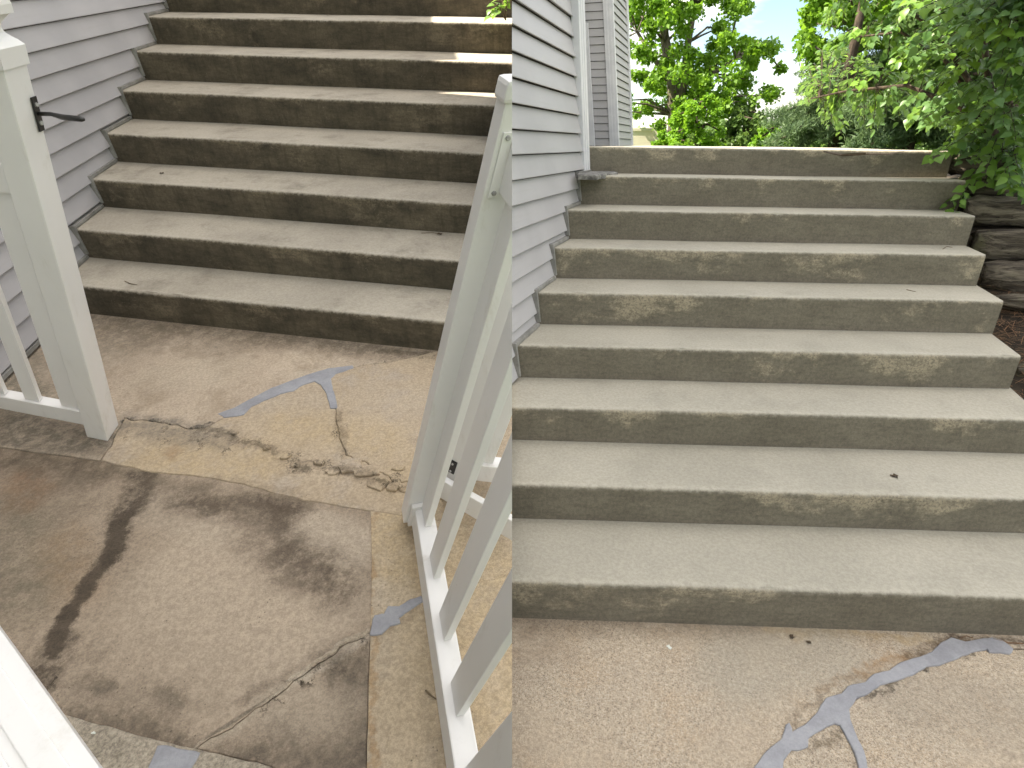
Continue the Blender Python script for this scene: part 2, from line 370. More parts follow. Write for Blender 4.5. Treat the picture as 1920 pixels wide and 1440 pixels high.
# ------------------------------------------------------------------ siding and houses
def stair_h(y, yn, zs):
    h = -1
    for a, b in zip(yn, zs):
        if y >= a: h = b
    return h
def board_y(z0, z1, y0, y1, yn, zs, f=None, x=0., lip=.024):
    """one clapboard on a wall facing +x, its lower end cut to the stair profile"""
    bm = bmesh.new(); br = sorted([y0, y1] + [y for y in yn if y0 < y < y1])
    xo = lambda z: x + lip - (lip - .003) * (z - z0) / (z1 - z0)
    for a, b in zip(br, br[1:]):
        zs_ = max(z0, stair_h((a + b) / 2, yn, zs) + .012)
        if zs_ >= z1 - .004: continue
        n = max(1, int((b - a) / .35)); 
        P = []
        for i in range(n + 1):
            y = a + (b - a) * i / n
            w = .0012 * noise.noise(V((y * 1.3, z0 * 11, 2)))
            P.append([V((x - .01, y, zs_ + .012)), V((xo(zs_) + w - .002, y, zs_ + .004)), V((xo(zs_) + w, y, zs_ + .008)), V((xo(z1) + w, y, z1 - .002))])
        if f: P = [[f(p) for p in q] for q in P]
        vs = [[bm.verts.new(p) for p in q] for q in P]
        for q, r in zip(vs, vs[1:]):
            for j in range(3): bm.faces.new((q[j], r[j], r[j + 1], q[j + 1]))
        bm.faces.new(vs[0][::-1]); bm.faces.new(vs[-1])
    return bm
def board_x(z0, z1, x0, x1, y, f=None, lip=.017):
    """one clapboard on a wall facing -y"""
    bm = bmesh.new()
    P = [[V((x, y + .01, z0 + .012)), V((x, y - lip, z0 + .004)), V((x, y - lip, z0 + .008)), V((x, y - .003, z1 - .002))] for x in (x0, x1)]
    if f: P = [[f(p) for p in q] for q in P]
    vs = [[bm.verts.new(p) for p in q] for q in P]
    for j in range(3): bm.faces.new((vs[0][j], vs[1][j], vs[1][j + 1], vs[0][j + 1]))
    bm.faces.new(vs[0][::-1]); bm.faces.new(vs[1]); return bm
def flashing(fr, house, yn, zs, ks, f=None):
    for k in ks:
        zb = zs[k - 1] if k else 0
        ye = yn[k + 1] - .022 if k + 1 < len(yn) else yn[k] + .3
        part(fr, 'flashing', box(-.03, .034, yn[k] - .022, ye, zs[k] + .003, zs[k] + .023, .003, f), M['flash'], house, clip=True)
        part(fr, 'flashing', box(-.03, .036, yn[k] - .021, yn[k] - .002, zb + .024, zs[k] + .0235, .003, f), M['flash'], house, clip=True)

lean = lambda p: V((p.x - .13 * (min(p.z, 2.45) - 1.25), p.y, p.z))
hR = thing(FR, 'house', 'grey lap-sided house with white corner trim beside the clean stairs', 'house', (0, 0, 0))
part(FR, 'wall', box(-3.2, 0, -.2, 2.26, 2.45, 7.6, 0, lean), M['siding'], hR, clip=True)  # unseen upper wall, its height raised to keep sun off the stairs
part(FR, 'wall', box(-3.2, 0, -.2, 2.26, -.2, 2.448, 0, lean), M['lap_shade'], hR, clip=True)
z = 1.23 - .1165 * 6
while z < 3.3:
    b = board_y(z, z + .1165, 0, 2.105, YN_R, ZR, lean)
    if len(b.verts): part(FR, 'siding_board', b, M['siding'], hR, clip=True)
    z += .1165
flashing(FR, hR, YN_R, ZR, (3, 4, 5, 6, 7), lean)
def trim_post(name, x0, x1, y0, y1, z0, z1, axis, f, house, fr=FR):
    t = part(fr, name, box(x0, x1, y0, y1, z0, z1, .004, f), M['trim'], house)
    for q in (.33, .66):       # shallow ribs on the moulding
        if axis == 'y': yy = y0 + (y1 - y0) * q; g = box(x1 - .002, x1 + .004, yy - .012, yy + .012, z0 + .01, z1 - .01, .002, f)
        else: xx = x0 + (x1 - x0) * q; g = box(xx - .012, xx + .012, y0 - .004, y0 + .002, z0 + .01, z1 - .01, .002, f)
        o = part(fr, 'moulding', g, M['trim'], house); o.parent = t
trim_post('corner_trim', -.03, .026, 2.10, 2.275, 1.455, 2.9, 'y', lean, hR)
YB = 8.3
part(FR, 'wall', box(-6, -1.95, 2.27, YB - .01, 1.2, 4.9), M['siding'], hR, clip=True)  # unseen recess wall, added to shade the front boards
xa = FR.ony((1144, 268), YB).x; xb = FR.ony((1160, 269), YB).x
ye = YB + 1.3; lean2 = lambda p: V((p.x - .12 * (p.z - 1.62), p.y, p.z))
part(FR, 'wall', box(-5, xb - .02, YB, ye, 1.3, 4.9, 0, lean2), M['lap_shade'], hR)
z = 1.60
while z < 5.0:
    part(FR, 'siding_board', board_x(z, z + .1165, -4.5, xa + .01, YB - .003, lean2), M['siding'], hR)
    part(FR, 'siding_board', board_y(z, z + .1165, YB + .02, ye, [], [], lean2, xb - .018), M['siding'], hR)
    z += .1165
trim_post('corner_trim', xa, xb + .012, YB - .035, YB + .05, 1.55, 4.9, 'x', lean2, hR)
trim_post('corner_trim', xb - .05, xb + .014, ye - .01, ye + .14, 1.55, 4.9, 'y', lean2, hR)
xd = FR.ony((1112, 266), YB).x; zt = FR.ony((1092, 44), YB).z
d = part(FR, 'door', box(xd - 1.0, xd - .06, YB - .03, YB + .02, 1.62, zt - .07, .004, lean2), M['cream'], hR)
for bb in (box(xd - .06, xd + .045, YB - .06, YB - .018, 1.6, zt, .005, lean2), box(xd - 1.1, xd - .065, YB - .058, YB - .018, zt - .09, zt, .005, lean2)):
    o = part(FR, 'door_frame', bb, M['trim'], hR); o.parent = d
part(FR, 'roof', box(-3.6, .25, -.2, 2.6, 7.6, 7.75, .02, lean), M['shutter'], hR, clip=True)
part(FR, 'roof', box(-5.3, xb + .3, YB - .35, ye + .5, 4.9, 5.05, .02, lean2), M['shutter'], hR)

hL = thing(FL, 'house', 'grey lap-sided house rising beside the stained stairs behind the picket post', 'house', (0, 0, 0))
YLOW = 2.55; HLOW = 3.5  # unseen upper house shaped for light: tall part shades stairs, low part admits sun
part(FL, 'wall', box(-6, 0, -7, YLOW, 2.6, 9.0), M['siding'], hL)
part(FL, 'wall', box(-6, 0, -7, YLOW, -.3, 2.598), M['lap_shade'], hL)
part(FL, 'wall', box(-6, -.002, YLOW + .002, 9, -.3, HLOW), M['lap_shade'], hL)
part(FL, 'roof', box(-6.3, .3, -7.3, YLOW, 9.0, 9.15, .02), M['shutter'], hL)
part(FL, 'roof', box(-6.3, .3, YLOW + .003, 9.3, HLOW, HLOW + .15, .02), M['shutter'], hL)
z = .036
while z < 2.6:
    b = board_y(z, z + .117, -3.0, 5.5, YN_L, ZL)
    if len(b.verts): part(FL, 'siding_board', b, M['siding'], hL)
    z += .117
flashing(FL, hL, YN_L, ZL, range(0, 8))
part(FL, 'flashing', box(-.02, .03, -3, YN_L[0] - .022, .012, .034, .003), M['flash'], hL)

# ------------------------------------------------------------------ slabs
def jag(pts, amp, n, seed):
    """refine a polyline with wandering detail (ends stay put)"""
    out = []
    for i, (a, b) in enumerate(zip(pts, pts[1:])):
        a, b = V(a), V(b); t = (b - a); nrm = V((-t.y, t.x, 0)).normalized(); m = max(1, int(t.length / n))
        for k in range(m):
            q = k / m; w = amp * (noise.noise(V((a.x + t.x * q, a.y + t.y * q, seed)) * 14) + .5 * noise.noise(V((a.x + t.x * q, a.y + t.y * q, seed + 5)) * 43))
            if i == 0 and k == 0: w = 0
            out.append(a + t * q + nrm * w)
    out.append(V(pts[-1])); return out
def prism(poly, z, th=.07, inset=.0, cham=.003, seed=0, uneven=0.):
    """slab piece: plan polygon, shrunk by inset, with a chamfered rim"""
    P = [V((p[0], p[1], 0)) for p in poly]
    Q = [P[0]]
    for p in P[1:]:
        if (p - Q[-1]).length > 1e-4: Q.append(p)
    if (Q[0] - Q[-1]).length < 1e-4: Q.pop()
    P = Q; A = sum(P[i].x * P[(i + 1) % len(P)].y - P[(i + 1) % len(P)].x * P[i].y for i in range(len(P)))
    if A < 0: P = P[::-1]
    n = len(P)
    def off(d):
        o = []
        for i in range(n):
            e1 = (P[i] - P[i - 1]).normalized(); e2 = (P[(i + 1) % n] - P[i]).normalized()
            m = V((-(e1.y + e2.y), e1.x + e2.x, 0)); m = m.normalized() if m.length > 1e-3 else V((0, 0, 0))
            k = d * (1 + .6 * noise.noise(V((P[i].x * 31, P[i].y * 31, seed)))); o.append(P[i] + m * k)
        return o
    bm = bmesh.new()
    tops = [bm.verts.new(p + V((0, 0, z))) for p in off(inset + cham)]
    rim = [bm.verts.new(p + V((0, 0, z - cham))) for p in off(inset)]
    bot = [bm.verts.new(p + V((0, 0, z - th))) for p in off(inset)]
    bm.faces.new(tops)
    for a, b in ((rim, tops), (bot, rim)):
        for i in range(n): bm.faces.new((a[i], a[(i + 1) % n], b[(i + 1) % n], b[i]))
    bm.faces.new(bot[::-1])
    return bm
def Lz(pts): return [FL.onz(p) for p in pts]
def Rz(pts): return [FR.onz(p) for p in pts]
S_ = lambda a, b, r0, r1, amt, col, grain=True: (FL.onz(a), FL.onz(b), r0, r1, amt, col, grain)
DK = (.074, .056, .040); BR = (.17, .135, .10); LT = (.46, .39, .30); RUST = (.30, .185, .10); TAN = (.47, .355, .215); GRY = (.24, .22, .19)
KC = [(FL.onz(a), FL.onz(b), r0, r1) for a, b, r0, r1 in (((225, 820), (430, 830), .04, .12), ((430, 820), (560, 860), .02, .07), ((560, 870), (760, 900), .03, .08), ((632, 790), (648, 850), .02, .05), ((640, 690), (815, 668), .01, .04))]
M['slab_up'] = slab_material('aged_pale_slab', (.51, .415, .32), (.44, .35, .265), (.38, .30, .22), [
    S_((160, 598), (820, 668), .02, .16, .75, (.13, .10, .07)), S_((40, 660), (230, 640), .05, .34, .6, (.16, .135, .10)), S_((0, 690), (60, 760), .05, .2, .7, (.10, .095, .07)),
    S_((0, 810), (190, 830), .04, .16, .8, (.10, .088, .07)), S_((230, 786), (420, 806), .004, .06, .8, (.15, .135, .115)), S_((230, 785), (350, 803), .001, .014, .9, (.03, .025, .02)), S_((350, 803), (400, 795), .002, .016, .9, (.03, .025, .02)), S_((480, 640), (700, 650), .02, .12, .45, BR), S_((210, 620), (420, 660), .02, .15, .5, BR),
    S_((300, 700), (420, 700), .04, .2, .4, LT), S_((560, 700), (780, 680), .01, .06, .45, LT), S_((700, 660), (815, 662), .003, .03, .8, (.12, .095, .065))], sp=.18, cracks=KC)
M['slab_tan'] = slab_material('sandy_slab', (.47, .375, .27), (.42, .33, .235), (.42, .345, .27), [
    S_((300, 850), (480, 865), .05, .18, .65, TAN), S_((540, 790), (720, 830), .03, .16, .6, TAN), S_((500, 750), (580, 745), .04, .16, .6, (.45, .37, .285)), S_((700, 730), (780, 760), .04, .18, .6, (.45, .37, .285)),
    S_((230, 800), (420, 825), .02, .09, .75, (.20, .17, .135)), S_((380, 802), (520, 845), .002, .03, .75, (.07, .055, .04)), S_((400, 905), (560, 925), .01, .05, .55, (.24, .185, .13)), S_((560, 860), (640, 885), .002, .02, .75, (.09, .07, .05)), S_((640, 880), (752, 915), .005, .035, .7, (.16, .12, .08)), S_((540, 850), (570, 885), .003, .02, .8, (.10, .08, .055)), S_((700, 895), (752, 920), .003, .018, .85, (.05, .04, .03)),
    S_((320, 840), (330, 850), .01, .05, .6, RUST), S_((632, 770), (645, 845), .002, .025, .65, (.16, .12, .08)), S_((810, 900), (940, 1100), .1, .3, .5, TAN)], sp=.18, cracks=KC)
BK = (.10, .075, .054); BN = (.16, .122, .09)
M['slab_dark'] = slab_material('stained_brown_slab', (.375, .295, .22), (.315, .245, .18), (.255, .20, .148), [
    S_((400, 1050), (560, 1130), .12, .34, .75, (.46, .37, .28), False), S_((330, 1120), (480, 1250), .08, .30, .6, (.43, .345, .26), False), S_((590, 980), (660, 1020), .04, .14, .7, (.46, .38, .295), False), S_((280, 940), (400, 1000), .03, .12, .4, (.40, .33, .255), False),
    S_((0, 852), (190, 880), .02, .14, .8, (.12, .09, .064)), S_((0, 960), (60, 1100), .05, .22, .6, (.15, .13, .09)), S_((110, 1010), (150, 1100), .02, .12, .5, (.31, .21, .13)), S_((190, 880), (300, 900), .01, .06, .6, (.15, .115, .08)),
    S_((40, 900), (60, 930), .02, .12, .5, (.27, .155, .09)),
    S_((265, 895), (238, 960), .030, .085, .92, DK), S_((238, 960), (205, 1040), .020, .048, .92, DK, False), S_((205, 1040), (160, 1100), .017, .042, .9, DK, False), S_((160, 1100), (125, 1150), .017, .042, .9, DK, False), S_((125, 1150), (98, 1215), .018, .045, .9, DK, False), S_((98, 1215), (72, 1280), .030, .085, .9, DK),
    S_((270, 905), (440, 945), .01, .09, .6, (.13, .10, .072)), S_((340, 935), (480, 955), .01, .10, .85, BK), S_((480, 945), (555, 950), .01, .10, .9, BK), S_((520, 960), (535, 1025), .015, .10, .95, BK), S_((550, 1040), (635, 1095), .015, .14, .9, BK), S_((470, 1010), (560, 1070), .02, .13, .6, BN), S_((440, 960), (520, 1000), .01, .10, .5, (.18, .14, .105)),
    S_((130, 1340), (330, 1385), .006, .055, .85, (.095, .073, .052)), S_((330, 1385), (480, 1420), .006, .04, .7, (.12, .095, .07)), S_((170, 1270), (210, 1290), .003, .035, .75, DK), S_((300, 1300), (330, 1320), .003, .04, .7, DK), S_((460, 1305), (560, 1265), .004, .035, .7, (.13, .10, .075)), S_((120, 1300), (300, 1330), .02, .12, .5, (.20, .16, .12)),
    S_((370, 1398), (560, 1270), .002, .022, .75, (.40, .33, .25), False), S_((560, 1270), (690, 1186), .003, .022, .8, (.45, .38, .30), False),
    S_((620, 1230), (690, 1290), .015, .09, .75, (.11, .088, .066)), S_((650, 1250), (682, 1400), .01, .08, .8, (.12, .095, .07)), S_((500, 1400), (650, 1420), .02, .12, .75, (.11, .088, .066)), S_((540, 1330), (630, 1330), .03, .12, .6, (.38, .31, .235), False)], sp=.19, warp=.04, cracks=[(FL.onz((90, 1270)), FL.onz((110, 1270)), .01, .05), (FL.onz((500, 1320)), FL.onz((690, 1190)), .01, .05)])
M['slab_strip'] = slab_material('sand_strip_slab', (.48, .385, .275), (.43, .34, .235), (.40, .325, .24), [
    S_((740, 980), (760, 1080), .04, .16, .75, TAN), S_((720, 1110), (780, 1110), .02, .08, .6, (.50, .43, .35)), S_((695, 960), (692, 1440), .003, .018, .7, (.34, .215, .11)), S_((800, 1160), (840, 1440), .02, .05, .5, (.2, .165, .12)), S_((770, 990), (790, 1100), .01, .05, .6, (.22, .17, .115)), S_((860, 1100), (960, 1300), .1, .3, .6, TAN), S_((700, 1190), (790, 1130), .004, .03, .5, (.2, .155, .11))], sp=.2)
M['slab_low'] = slab_material('grey_low_slab', (.38, .325, .255), (.32, .275, .215), (.28, .24, .185), [], sp=.32)
M['patio'] = slab_material('exposed_patio', (.485, .395, .295), (.43, .35, .265), (.45, .35, .25), [
    (FR.onz((960, 1165)), FR.onz((1420, 1182)), .01, .09, .6, (.20, .155, .11), True), (FR.onz((1440, 1182)), FR.onz((1740, 1200)), .0, .04, .7, (.40, .29, .16), True),
    (FR.onz((960, 1200)), FR.onz((1010, 1200)), .03, .2, .5, (.25, .19, .14), True), (FR.onz((1380, 1260)), FR.onz((1560, 1230)), .05, .2, .5, (.33, .30, .245), False),
    (FR.onz((1620, 1262)), FR.onz((1700, 1232)), .005, .035, .9, (.33, .20, .10), True), (FR.onz((1700, 1232)), FR.onz((1800, 1196)), .008, .04, .95, (.12, .082, .052), True), (FR.onz((1780, 1196)), FR.onz((1920, 1200)), .0, .03, .9, (.085, .06, .042), True),
    (FR.onz((1540, 1300)), FR.onz((1620, 1262)), .002, .02, .7, (.22, .15, .09), True), (FR.onz((1700, 1310)), FR.onz((1900, 1330)), .05, .2, .4, (.30, .255, .20), False), (FR.onz((1515, 1404)), FR.onz((1575, 1362)), .0, .022, .8, (.13, .10, .065), True), (FR.onz((1594, 1352)), FR.onz((1625, 1440)), .002, .022, .8, (.13, .10, .065), True), (FR.onz((1625, 1304)), FR.onz((1735, 1252)), .001, .014, .85, (.07, .055, .04), True), (FR.onz((1735, 1252)), FR.onz((1830, 1224)), .001, .014, .85, (.07, .055, .04), True), (FR.onz((1480, 1356)), FR.onz((1550, 1310)), .0, .02, .7, (.16, .12, .08), True)], agg=.75, sp=.2)

slL = thing(FL, 'patio', 'cracked and stained concrete patio in front of the stained stairs', 'patio', (0, 0, 0), kind='structure')
uL = V((math.cos(AL_L), math.sin(AL_L), 0))
def rline(x): return V((x, YN_L[0] + x * math.tan(AL_L) + .03, 0))
J1w = [V((.004, -.78, 0)), FL.onz((0, 838)), FL.onz((190, 863))]
J1w[0] = V((.004, J1w[1].y + (J1w[1].y - J1w[2].y) / (J1w[2].x - J1w[1].x) * (J1w[1].x - .004), 0))
J1w = jag(J1w, .004, .03, 1)
EXT = jag(Lz([(190, 863), (212, 822), (232, 783)]), .012, .012, 2)
C1a = jag(Lz([(232, 783), (300, 790), (350, 803), (385, 800), (430, 775), (480, 747), (560, 712), (612, 700)]), .012, .012, 3)
C1b = jag(Lz([(612, 700), (660, 689), (740, 676), (815, 660), (990, 640)]), .010, .012, 4)
B1 = jag(Lz([(612, 700), (622, 735), (628, 765), (632, 800), (640, 832), (648, 852)]), .010, .012, 5)
C2 = jag(Lz([(648, 852), (690, 868), (722, 893), (752, 918), (800, 930), (990, 950)]), .016, .012, 6)
J1e = jag(Lz([(190, 863), (285, 885), (363, 890), (450, 906), (560, 934), (640, 948), (695, 957)]), .006, .015, 7)
J1x = jag(Lz([(695, 957), (780, 970), (1000, 1000)]), .003, .03, 8)
J2 = jag(Lz([(695, 957), (697, 1060), (694, 1185)]), .002, .03, 9); J2b = jag(Lz([(694, 1185), (690, 1320), (686, 1500)]), .002, .03, 10)
J3a = jag(Lz([(-160, 1270), (123, 1340), (240, 1372), (365, 1403)]), .005, .02, 11); J3b = jag(Lz([(365, 1403), (480, 1428), (686, 1500)]), .006, .02, 12)
C3 = jag(Lz([(365, 1403), (430, 1360), (480, 1325), (560, 1270), (600, 1240), (650, 1203), (694, 1185)]), .012, .012, 13)
C4 = jag(Lz([(694, 1185), (720, 1160), (750, 1142), (790, 1125), (1000, 1060)]), .010, .015, 14)
def slab(name, lines, z, mat, inset=.003, cham=.004, seed=0, **k):
    inset *= .35; cham *= .6
    poly = []
    for l in lines: poly += l
    return part(FL, 'slab', prism(poly, z, .08, inset, cham, seed), mat, slL, clip=True)
r_ = lambda l: l[::-1]
W0 = V((.004, 0, 0))
slab('slab', [J1w, EXT, C1a, C1b, [rline(3.4), rline(.004)]], .0, M['slab_up'], .002, .005)
slab('slab', [r_(EXT), r_([]), J1e, J1x, r_(C2), r_(B1), r_(C1a)], -.003, M['slab_tan'], .002, .005, 3)
slab('slab', [C1b, r_(C2), r_(B1)], -.001, M['slab_tan'], .0025, .006, 4)
SWc = [V((.004, -2.3, 0)), V((.004, J1w[0].y, 0))]
slab('slab', [J1w, J1e, J2, r_(C3), r_(J3a), SWc], -.006, M['slab_dark'], .0, .0016, 5)
slab('slab', [C3, J2b, r_(J3b)], -.007, M['slab_dark'], .005, .004, 6)
slab('slab', [J1x, r_(C4), r_(J2)], -.002, M['slab_strip'], .0, .0016, 7)
slab('slab', [C4, Lz([(1000, 1500)]), r_(J2b)], -.003, M['slab_strip'], .0, .0016, 8)
slab('slab', [J3a, J3b, Lz([(1000, 1500)]), [V((2.6, -2.9, 0)), V((.004, -2.9, 0)), V((.004, -2.31, 0))]], -.002, M['slab_low'], .0, .003, 9)
M['infill'] = slab_material('pale_mortar_infill', (.44, .37, .29), (.38, .31, .235), (.34, .28, .21), [], sp=.25)
def ribbon(line, w0, w1, z, seed):
    P, Q = [], []
    for i, p in enumerate(line):
        t = (line[min(i + 1, len(line) - 1)] - line[max(i - 1, 0)]).normalized(); n_ = V((-t.y, t.x, 0)); q = i / (len(line) - 1)
        wd = (w0 + (w1 - w0) * q) * (.55 + .9 * abs(noise.noise(V((p.x * 9, p.y * 9, seed))))); P.append(p + n_ * wd); Q.append(p - n_ * wd * .8)
    return prism(P + Q[::-1], z, .02, 0, .0025, seed)
part(FL, 'mortar_infill', ribbon([p + V((-.004, .005, 0)) for p in C3[:len(C3) // 2]], .002, .006, -.004, 3), M['infill'], slL); part(FL, 'mortar_infill', ribbon([p + V((-.006, .008, 0)) for p in C3[len(C3) // 2:]], .006, .010, -.003, 4), M['infill'], slL)
# broken chips along the middle crack
rnd = random.Random(4)
for (px, py, s) in ((655, 872, 26), (690, 884, 22), (712, 905, 24), (738, 915, 15), (745, 878, 12), (600, 868, 13), (625, 884, 16), (536, 856, 10), (555, 872, 8), (760, 900, 9), (440, 812, 8), (500, 842, 7)):
    c = FL.onz((px, py)); rr = s / 400.
    poly = [c + V((math.cos(a), math.sin(a) * .7, 0)) * rr * rnd.uniform(.6, 1.1) for a in [2 * math.pi * i / 9 + rnd.uniform(-.2, .2) for i in range(9)]]
    part(FL, 'broken_chip', prism(poly, rnd.uniform(.003, .012), .03, 0, .003), M['slab_tan'], slL, clip=True)
base = part(FL, 'bedding_soil', box(-.2, 3.4, -3.1, .35, -.3, -.045), M['soil'], slL, clip=True)
def filler(fr, px, parent, z=.004, seed=0, amp=.004):
    P = [fr.onz(p) for p in px]; P = jag(P + [P[0]], amp, .008, seed)[:-1]
    return part(fr, 'crack_filler', prism(P, z, .03, -.0035, .0025, seed), M['filler'], parent, clip=True)
filler(FL, [(410, 776), (440, 765), (478, 744), (510, 728), (545, 715), (580, 702), (615, 691), (660, 686), (662, 690), (628, 701), (619, 710), (623, 728), (629, 748), (631, 765), (620, 765), (614, 740), (604, 721), (590, 714), (570, 720), (550, 732), (525, 738), (492, 752), (470, 762), (456, 777), (422, 782)], slL, .002, 21)
filler(FL, [(695, 1190), (703, 1156), (722, 1152), (728, 1138), (748, 1140), (770, 1126), (790, 1118), (793, 1127), (770, 1140), (745, 1158), (749, 1168), (730, 1172), (715, 1187)], slL, .002, 22)
filler(FL, [(276, 1450), (297, 1399), (335, 1406), (372, 1413), (358, 1440), (350, 1470), (268, 1470)], slL, .003, 23)

slR = thing(FR, 'patio', 'pale tan exposed-aggregate patio at the foot of the clean stairs', 'patio', (0, 0, 0), kind='structure')
def rlR(x): return V((x, YN_R[0] + x * math.tan(AL_R) + .03, 0))
CM = jag(Rz([(1330, 1520), (1440, 1425), (1500, 1378), (1568, 1332)]), .008, .012, 31); CN = jag(Rz([(1568, 1332), (1640, 1283), (1740, 1240), (1800, 1214), (1895, 1214), (2300, 1235)]), .008, .012, 32)
CB = jag(Rz([(1568, 1332), (1600, 1395), (1622, 1450), (1645, 1520)]), .006, .012, 33)
def slabR(poly, z, seed): return part(FR, 'slab', prism(poly, z, .08, .003, .004, seed), M['patio'], slR, clip=True)
slabR([V((-.3, -1.6, 0))] + CM + CN + [rlR(3.2), rlR(-.3)], 0, 41)
slabR(CM + CB + Rz([(1330, 1520)]), -.002, 42)
slabR(r_(CB) + CN + [V((3.2, -1.7, 0))], -.003, 43)
part(FR, 'bedding_soil', box(-.3, 3.3, -1.9, 1.2, -.3, -.045), M['soil'], slR, clip=True)
filler(FR, [(1400, 1460), (1440, 1410), (1468, 1387), (1478, 1358), (1485, 1375), (1510, 1362), (1535, 1336), (1550, 1312), (1580, 1303), (1590, 1288), (1625, 1280), (1640, 1266), (1670, 1258), (1690, 1244), (1720, 1235), (1748, 1225), (1765, 1206), (1785, 1198), (1810, 1205), (1860, 1197), (1880, 1203), (1897, 1217), (1890, 1224), (1855, 1222), (1850, 1217), (1830, 1220), (1805, 1228), (1780, 1238), (1760, 1246), (1735, 1248), (1715, 1262), (1690, 1272), (1650, 1283), (1625, 1300), (1605, 1308), (1590, 1330), (1592, 1348), (1605, 1385), (1618, 1410), (1629, 1460), (1612, 1460), (1605, 1412), (1590, 1385), (1576, 1359), (1564, 1356), (1530, 1370), (1515, 1385), (1513, 1400), (1495, 1405), (1482, 1405), (1466, 1425), (1463, 1460)], slR, .005, 24, .003)
# grey mortar smeared over the corner of the eighth tread
mp_ = [FR.onz(p, ZR[7] + .002) for p in ((1076, 318), (1108, 318), (1135, 321), (1160, 326), (1140, 328), (1118, 332), (1084, 331))]
part(FR, 'mortar_patch', prism(jag(mp_ + [mp_[0]], .008, .015, 7)[:-1], ZR[7] + .014, .03, 0, .006), M['mortar'], stR)

# ------------------------------------------------------------------ white picket fence and gate (left yard)
def up_to(vp):
    u = -FL.d(vp); return u / u.z
UP, UG = up_to((490, 1850)), up_to((550, 1830))
def lean_box(c, a, b, U, z0, z1, bev=.004):
    """post or board: plan corner c, plan edge vectors a and b, standing along U from z0 to z1"""
    bm = bmesh.new(); Q = [c, c + a, c + a + b, c + b]
    if a.cross(b).z < 0: Q = [c, c + b, c + a + b, c + a]
    box8(bm, [q + U * z0 for q in Q] + [q + U * z1 for q in Q])
    if bev: bmesh.ops.bevel(bm, geom=bm.edges[:], offset=bev, segments=2, profile=.6, affect='EDGES')
    return bm
flat = lambda p: V((p[0], p[1], 0))
pA, pB, pC = flat(FL.onz((163, 820))), flat(FL.onz((203, 828))), flat(FL.onz((223, 797)))
ex = (pB - pA).normalized(); ey = (pC - pB).normalized(); PW = .108
fp = thing(FL, 'fence_post', 'white vinyl fence post with moulded cap and black latch hook, before the siding', 'fence post', pA)
part(FL, 'post', lean_box(pA, ex * PW, ey * PW, UP, 0, 1.42, .006), M['vinyl'], fp)
def cap_profile(c, U, prof):
    bm = bmesh.new(); rings = []
    for (h, r) in prof:
        ring = []
        for (a, b) in ((-1, -1), (1, -1), (1, 1), (-1, 1)):
            ring.append(bm.verts.new(c + U * h + ex * (a * r) + ey * (b * r)))
        rings.append(ring)
    for q, w_ in zip(rings, rings[1:]):
        for k in range(4): bm.faces.new((q[k], q[(k + 1) % 4], w_[(k + 1) % 4], w_[k]))
    bm.faces.new(rings[0][::-1]); bm.faces.new(rings[-1]); return bm
pc = pA + ex * PW / 2 + ey * PW / 2
prof = [(h_ + .028, r_0) for h_, r_0 in [(1.375, .060), (1.42, .060), (1.425, .055)] + [(1.427 + .062 * q, .056 - .010 * q - .027 * math.sin(math.pi * q)) for q in (.08, .2, .35, .5, .65, .8, .92, 1.)] + [(1.4895, .054)] + [(1.492 + .11 * q, .055 * math.cos(math.pi / 2 * q * .97)) for q in (.15, .3, .45, .6, .75, .9, 1.)]]
part(FL, 'post_cap', cap_profile(pc, UP, prof), M['vinyl'], fp)
# latch hook on the face towards the gate opening
lt0 = pA + ex * (PW + .001) + ey * .075
lp = part(FL, 'latch_plate', lean_box(lt0 + ey * .004, ex * .006, ey * .026, UP, 1.235, 1.325, .002), M['black'], fp)
for h in (1.257, 1.305):
    bm = bmesh.new(); c = lt0 + ey * .017 + UP * h + ex * .006; tube(bm, [c, c + ex * .005], [.007, .005], 8); o = part(FL, 'screw', bm, M['steel'], fp); o.parent = lp
bm = bmesh.new(); c = lt0 + ey * .017 + UP * 1.281; tube(bm, [c, c + ex * .05 + UP * .002, c + ex * .085 - UP * .004, c + ex * .150 - UP * .006, c + ex * .158 - UP * .006], [.0055, .0055, .0075, .0075, .005], 10)
o = part(FL, 'latch_bar', bm, M['black'], fp, smooth=True); o.parent = lp

fn = thing(FL, 'picket_fence', 'white vinyl picket panel between the latch post and the house', 'fence', pA)
f0 = pA + ey * .028
part(FL, 'bottom_rail', lean_box(f0 - ex * .62, ex * .619, ey * .052, UP, .045, .125), M['vinyl'], fn)
part(FL, 'top_rail', lean_box(f0 - ex * .62, ex * .619, ey * .052, UP, 1.06, 1.15), M['vinyl'], fn)
for s0, wd in ((-.122, .088), (-.315, .080), (-.50, .080)):
    part(FL, 'picket', lean_box(f0 + ex * s0 + ey * .013, ex * wd, ey * .024, UP, .126, 1.30, .003), M['vinyl'], fn)

# gate standing open towards the viewer
g0 = flat(FL.onz((756, 982), .03)); rd = (flat(FL.onz((852, 1440), .13)) - flat(FL.onz((782, 980), .13))).normalized(); rx_ = V((-rd.y, rd.x, 0))
if rx_.x < 0: rx_ = -rx_
def gz(p, z): q = FL.onz(p, z); return V((q.x, q.y, 0)) - flat(UG) * z      # plan position at the foot of the leaning gate
gt = thing(FL, 'picket_gate', 'open white vinyl picket gate with flat-capped post, leaning across the stairs', 'gate', g0)
G0 = gz((756, 982), .03); PG = .072
part(FL, 'gate_post', lean_box(G0 - rd * PG, rd * PG, rx_ * PG, UG, .03, 1.43, .005), M['vinyl'], gt, clip=True)
part(FL, 'post_cap', lean_box(G0 - rd * (PG + .006) - rx_ * .006, rd * (PG + .012), rx_ * (PG + .012), UG, 1.415, 1.455, .009), M['vinyl'], gt, clip=True)
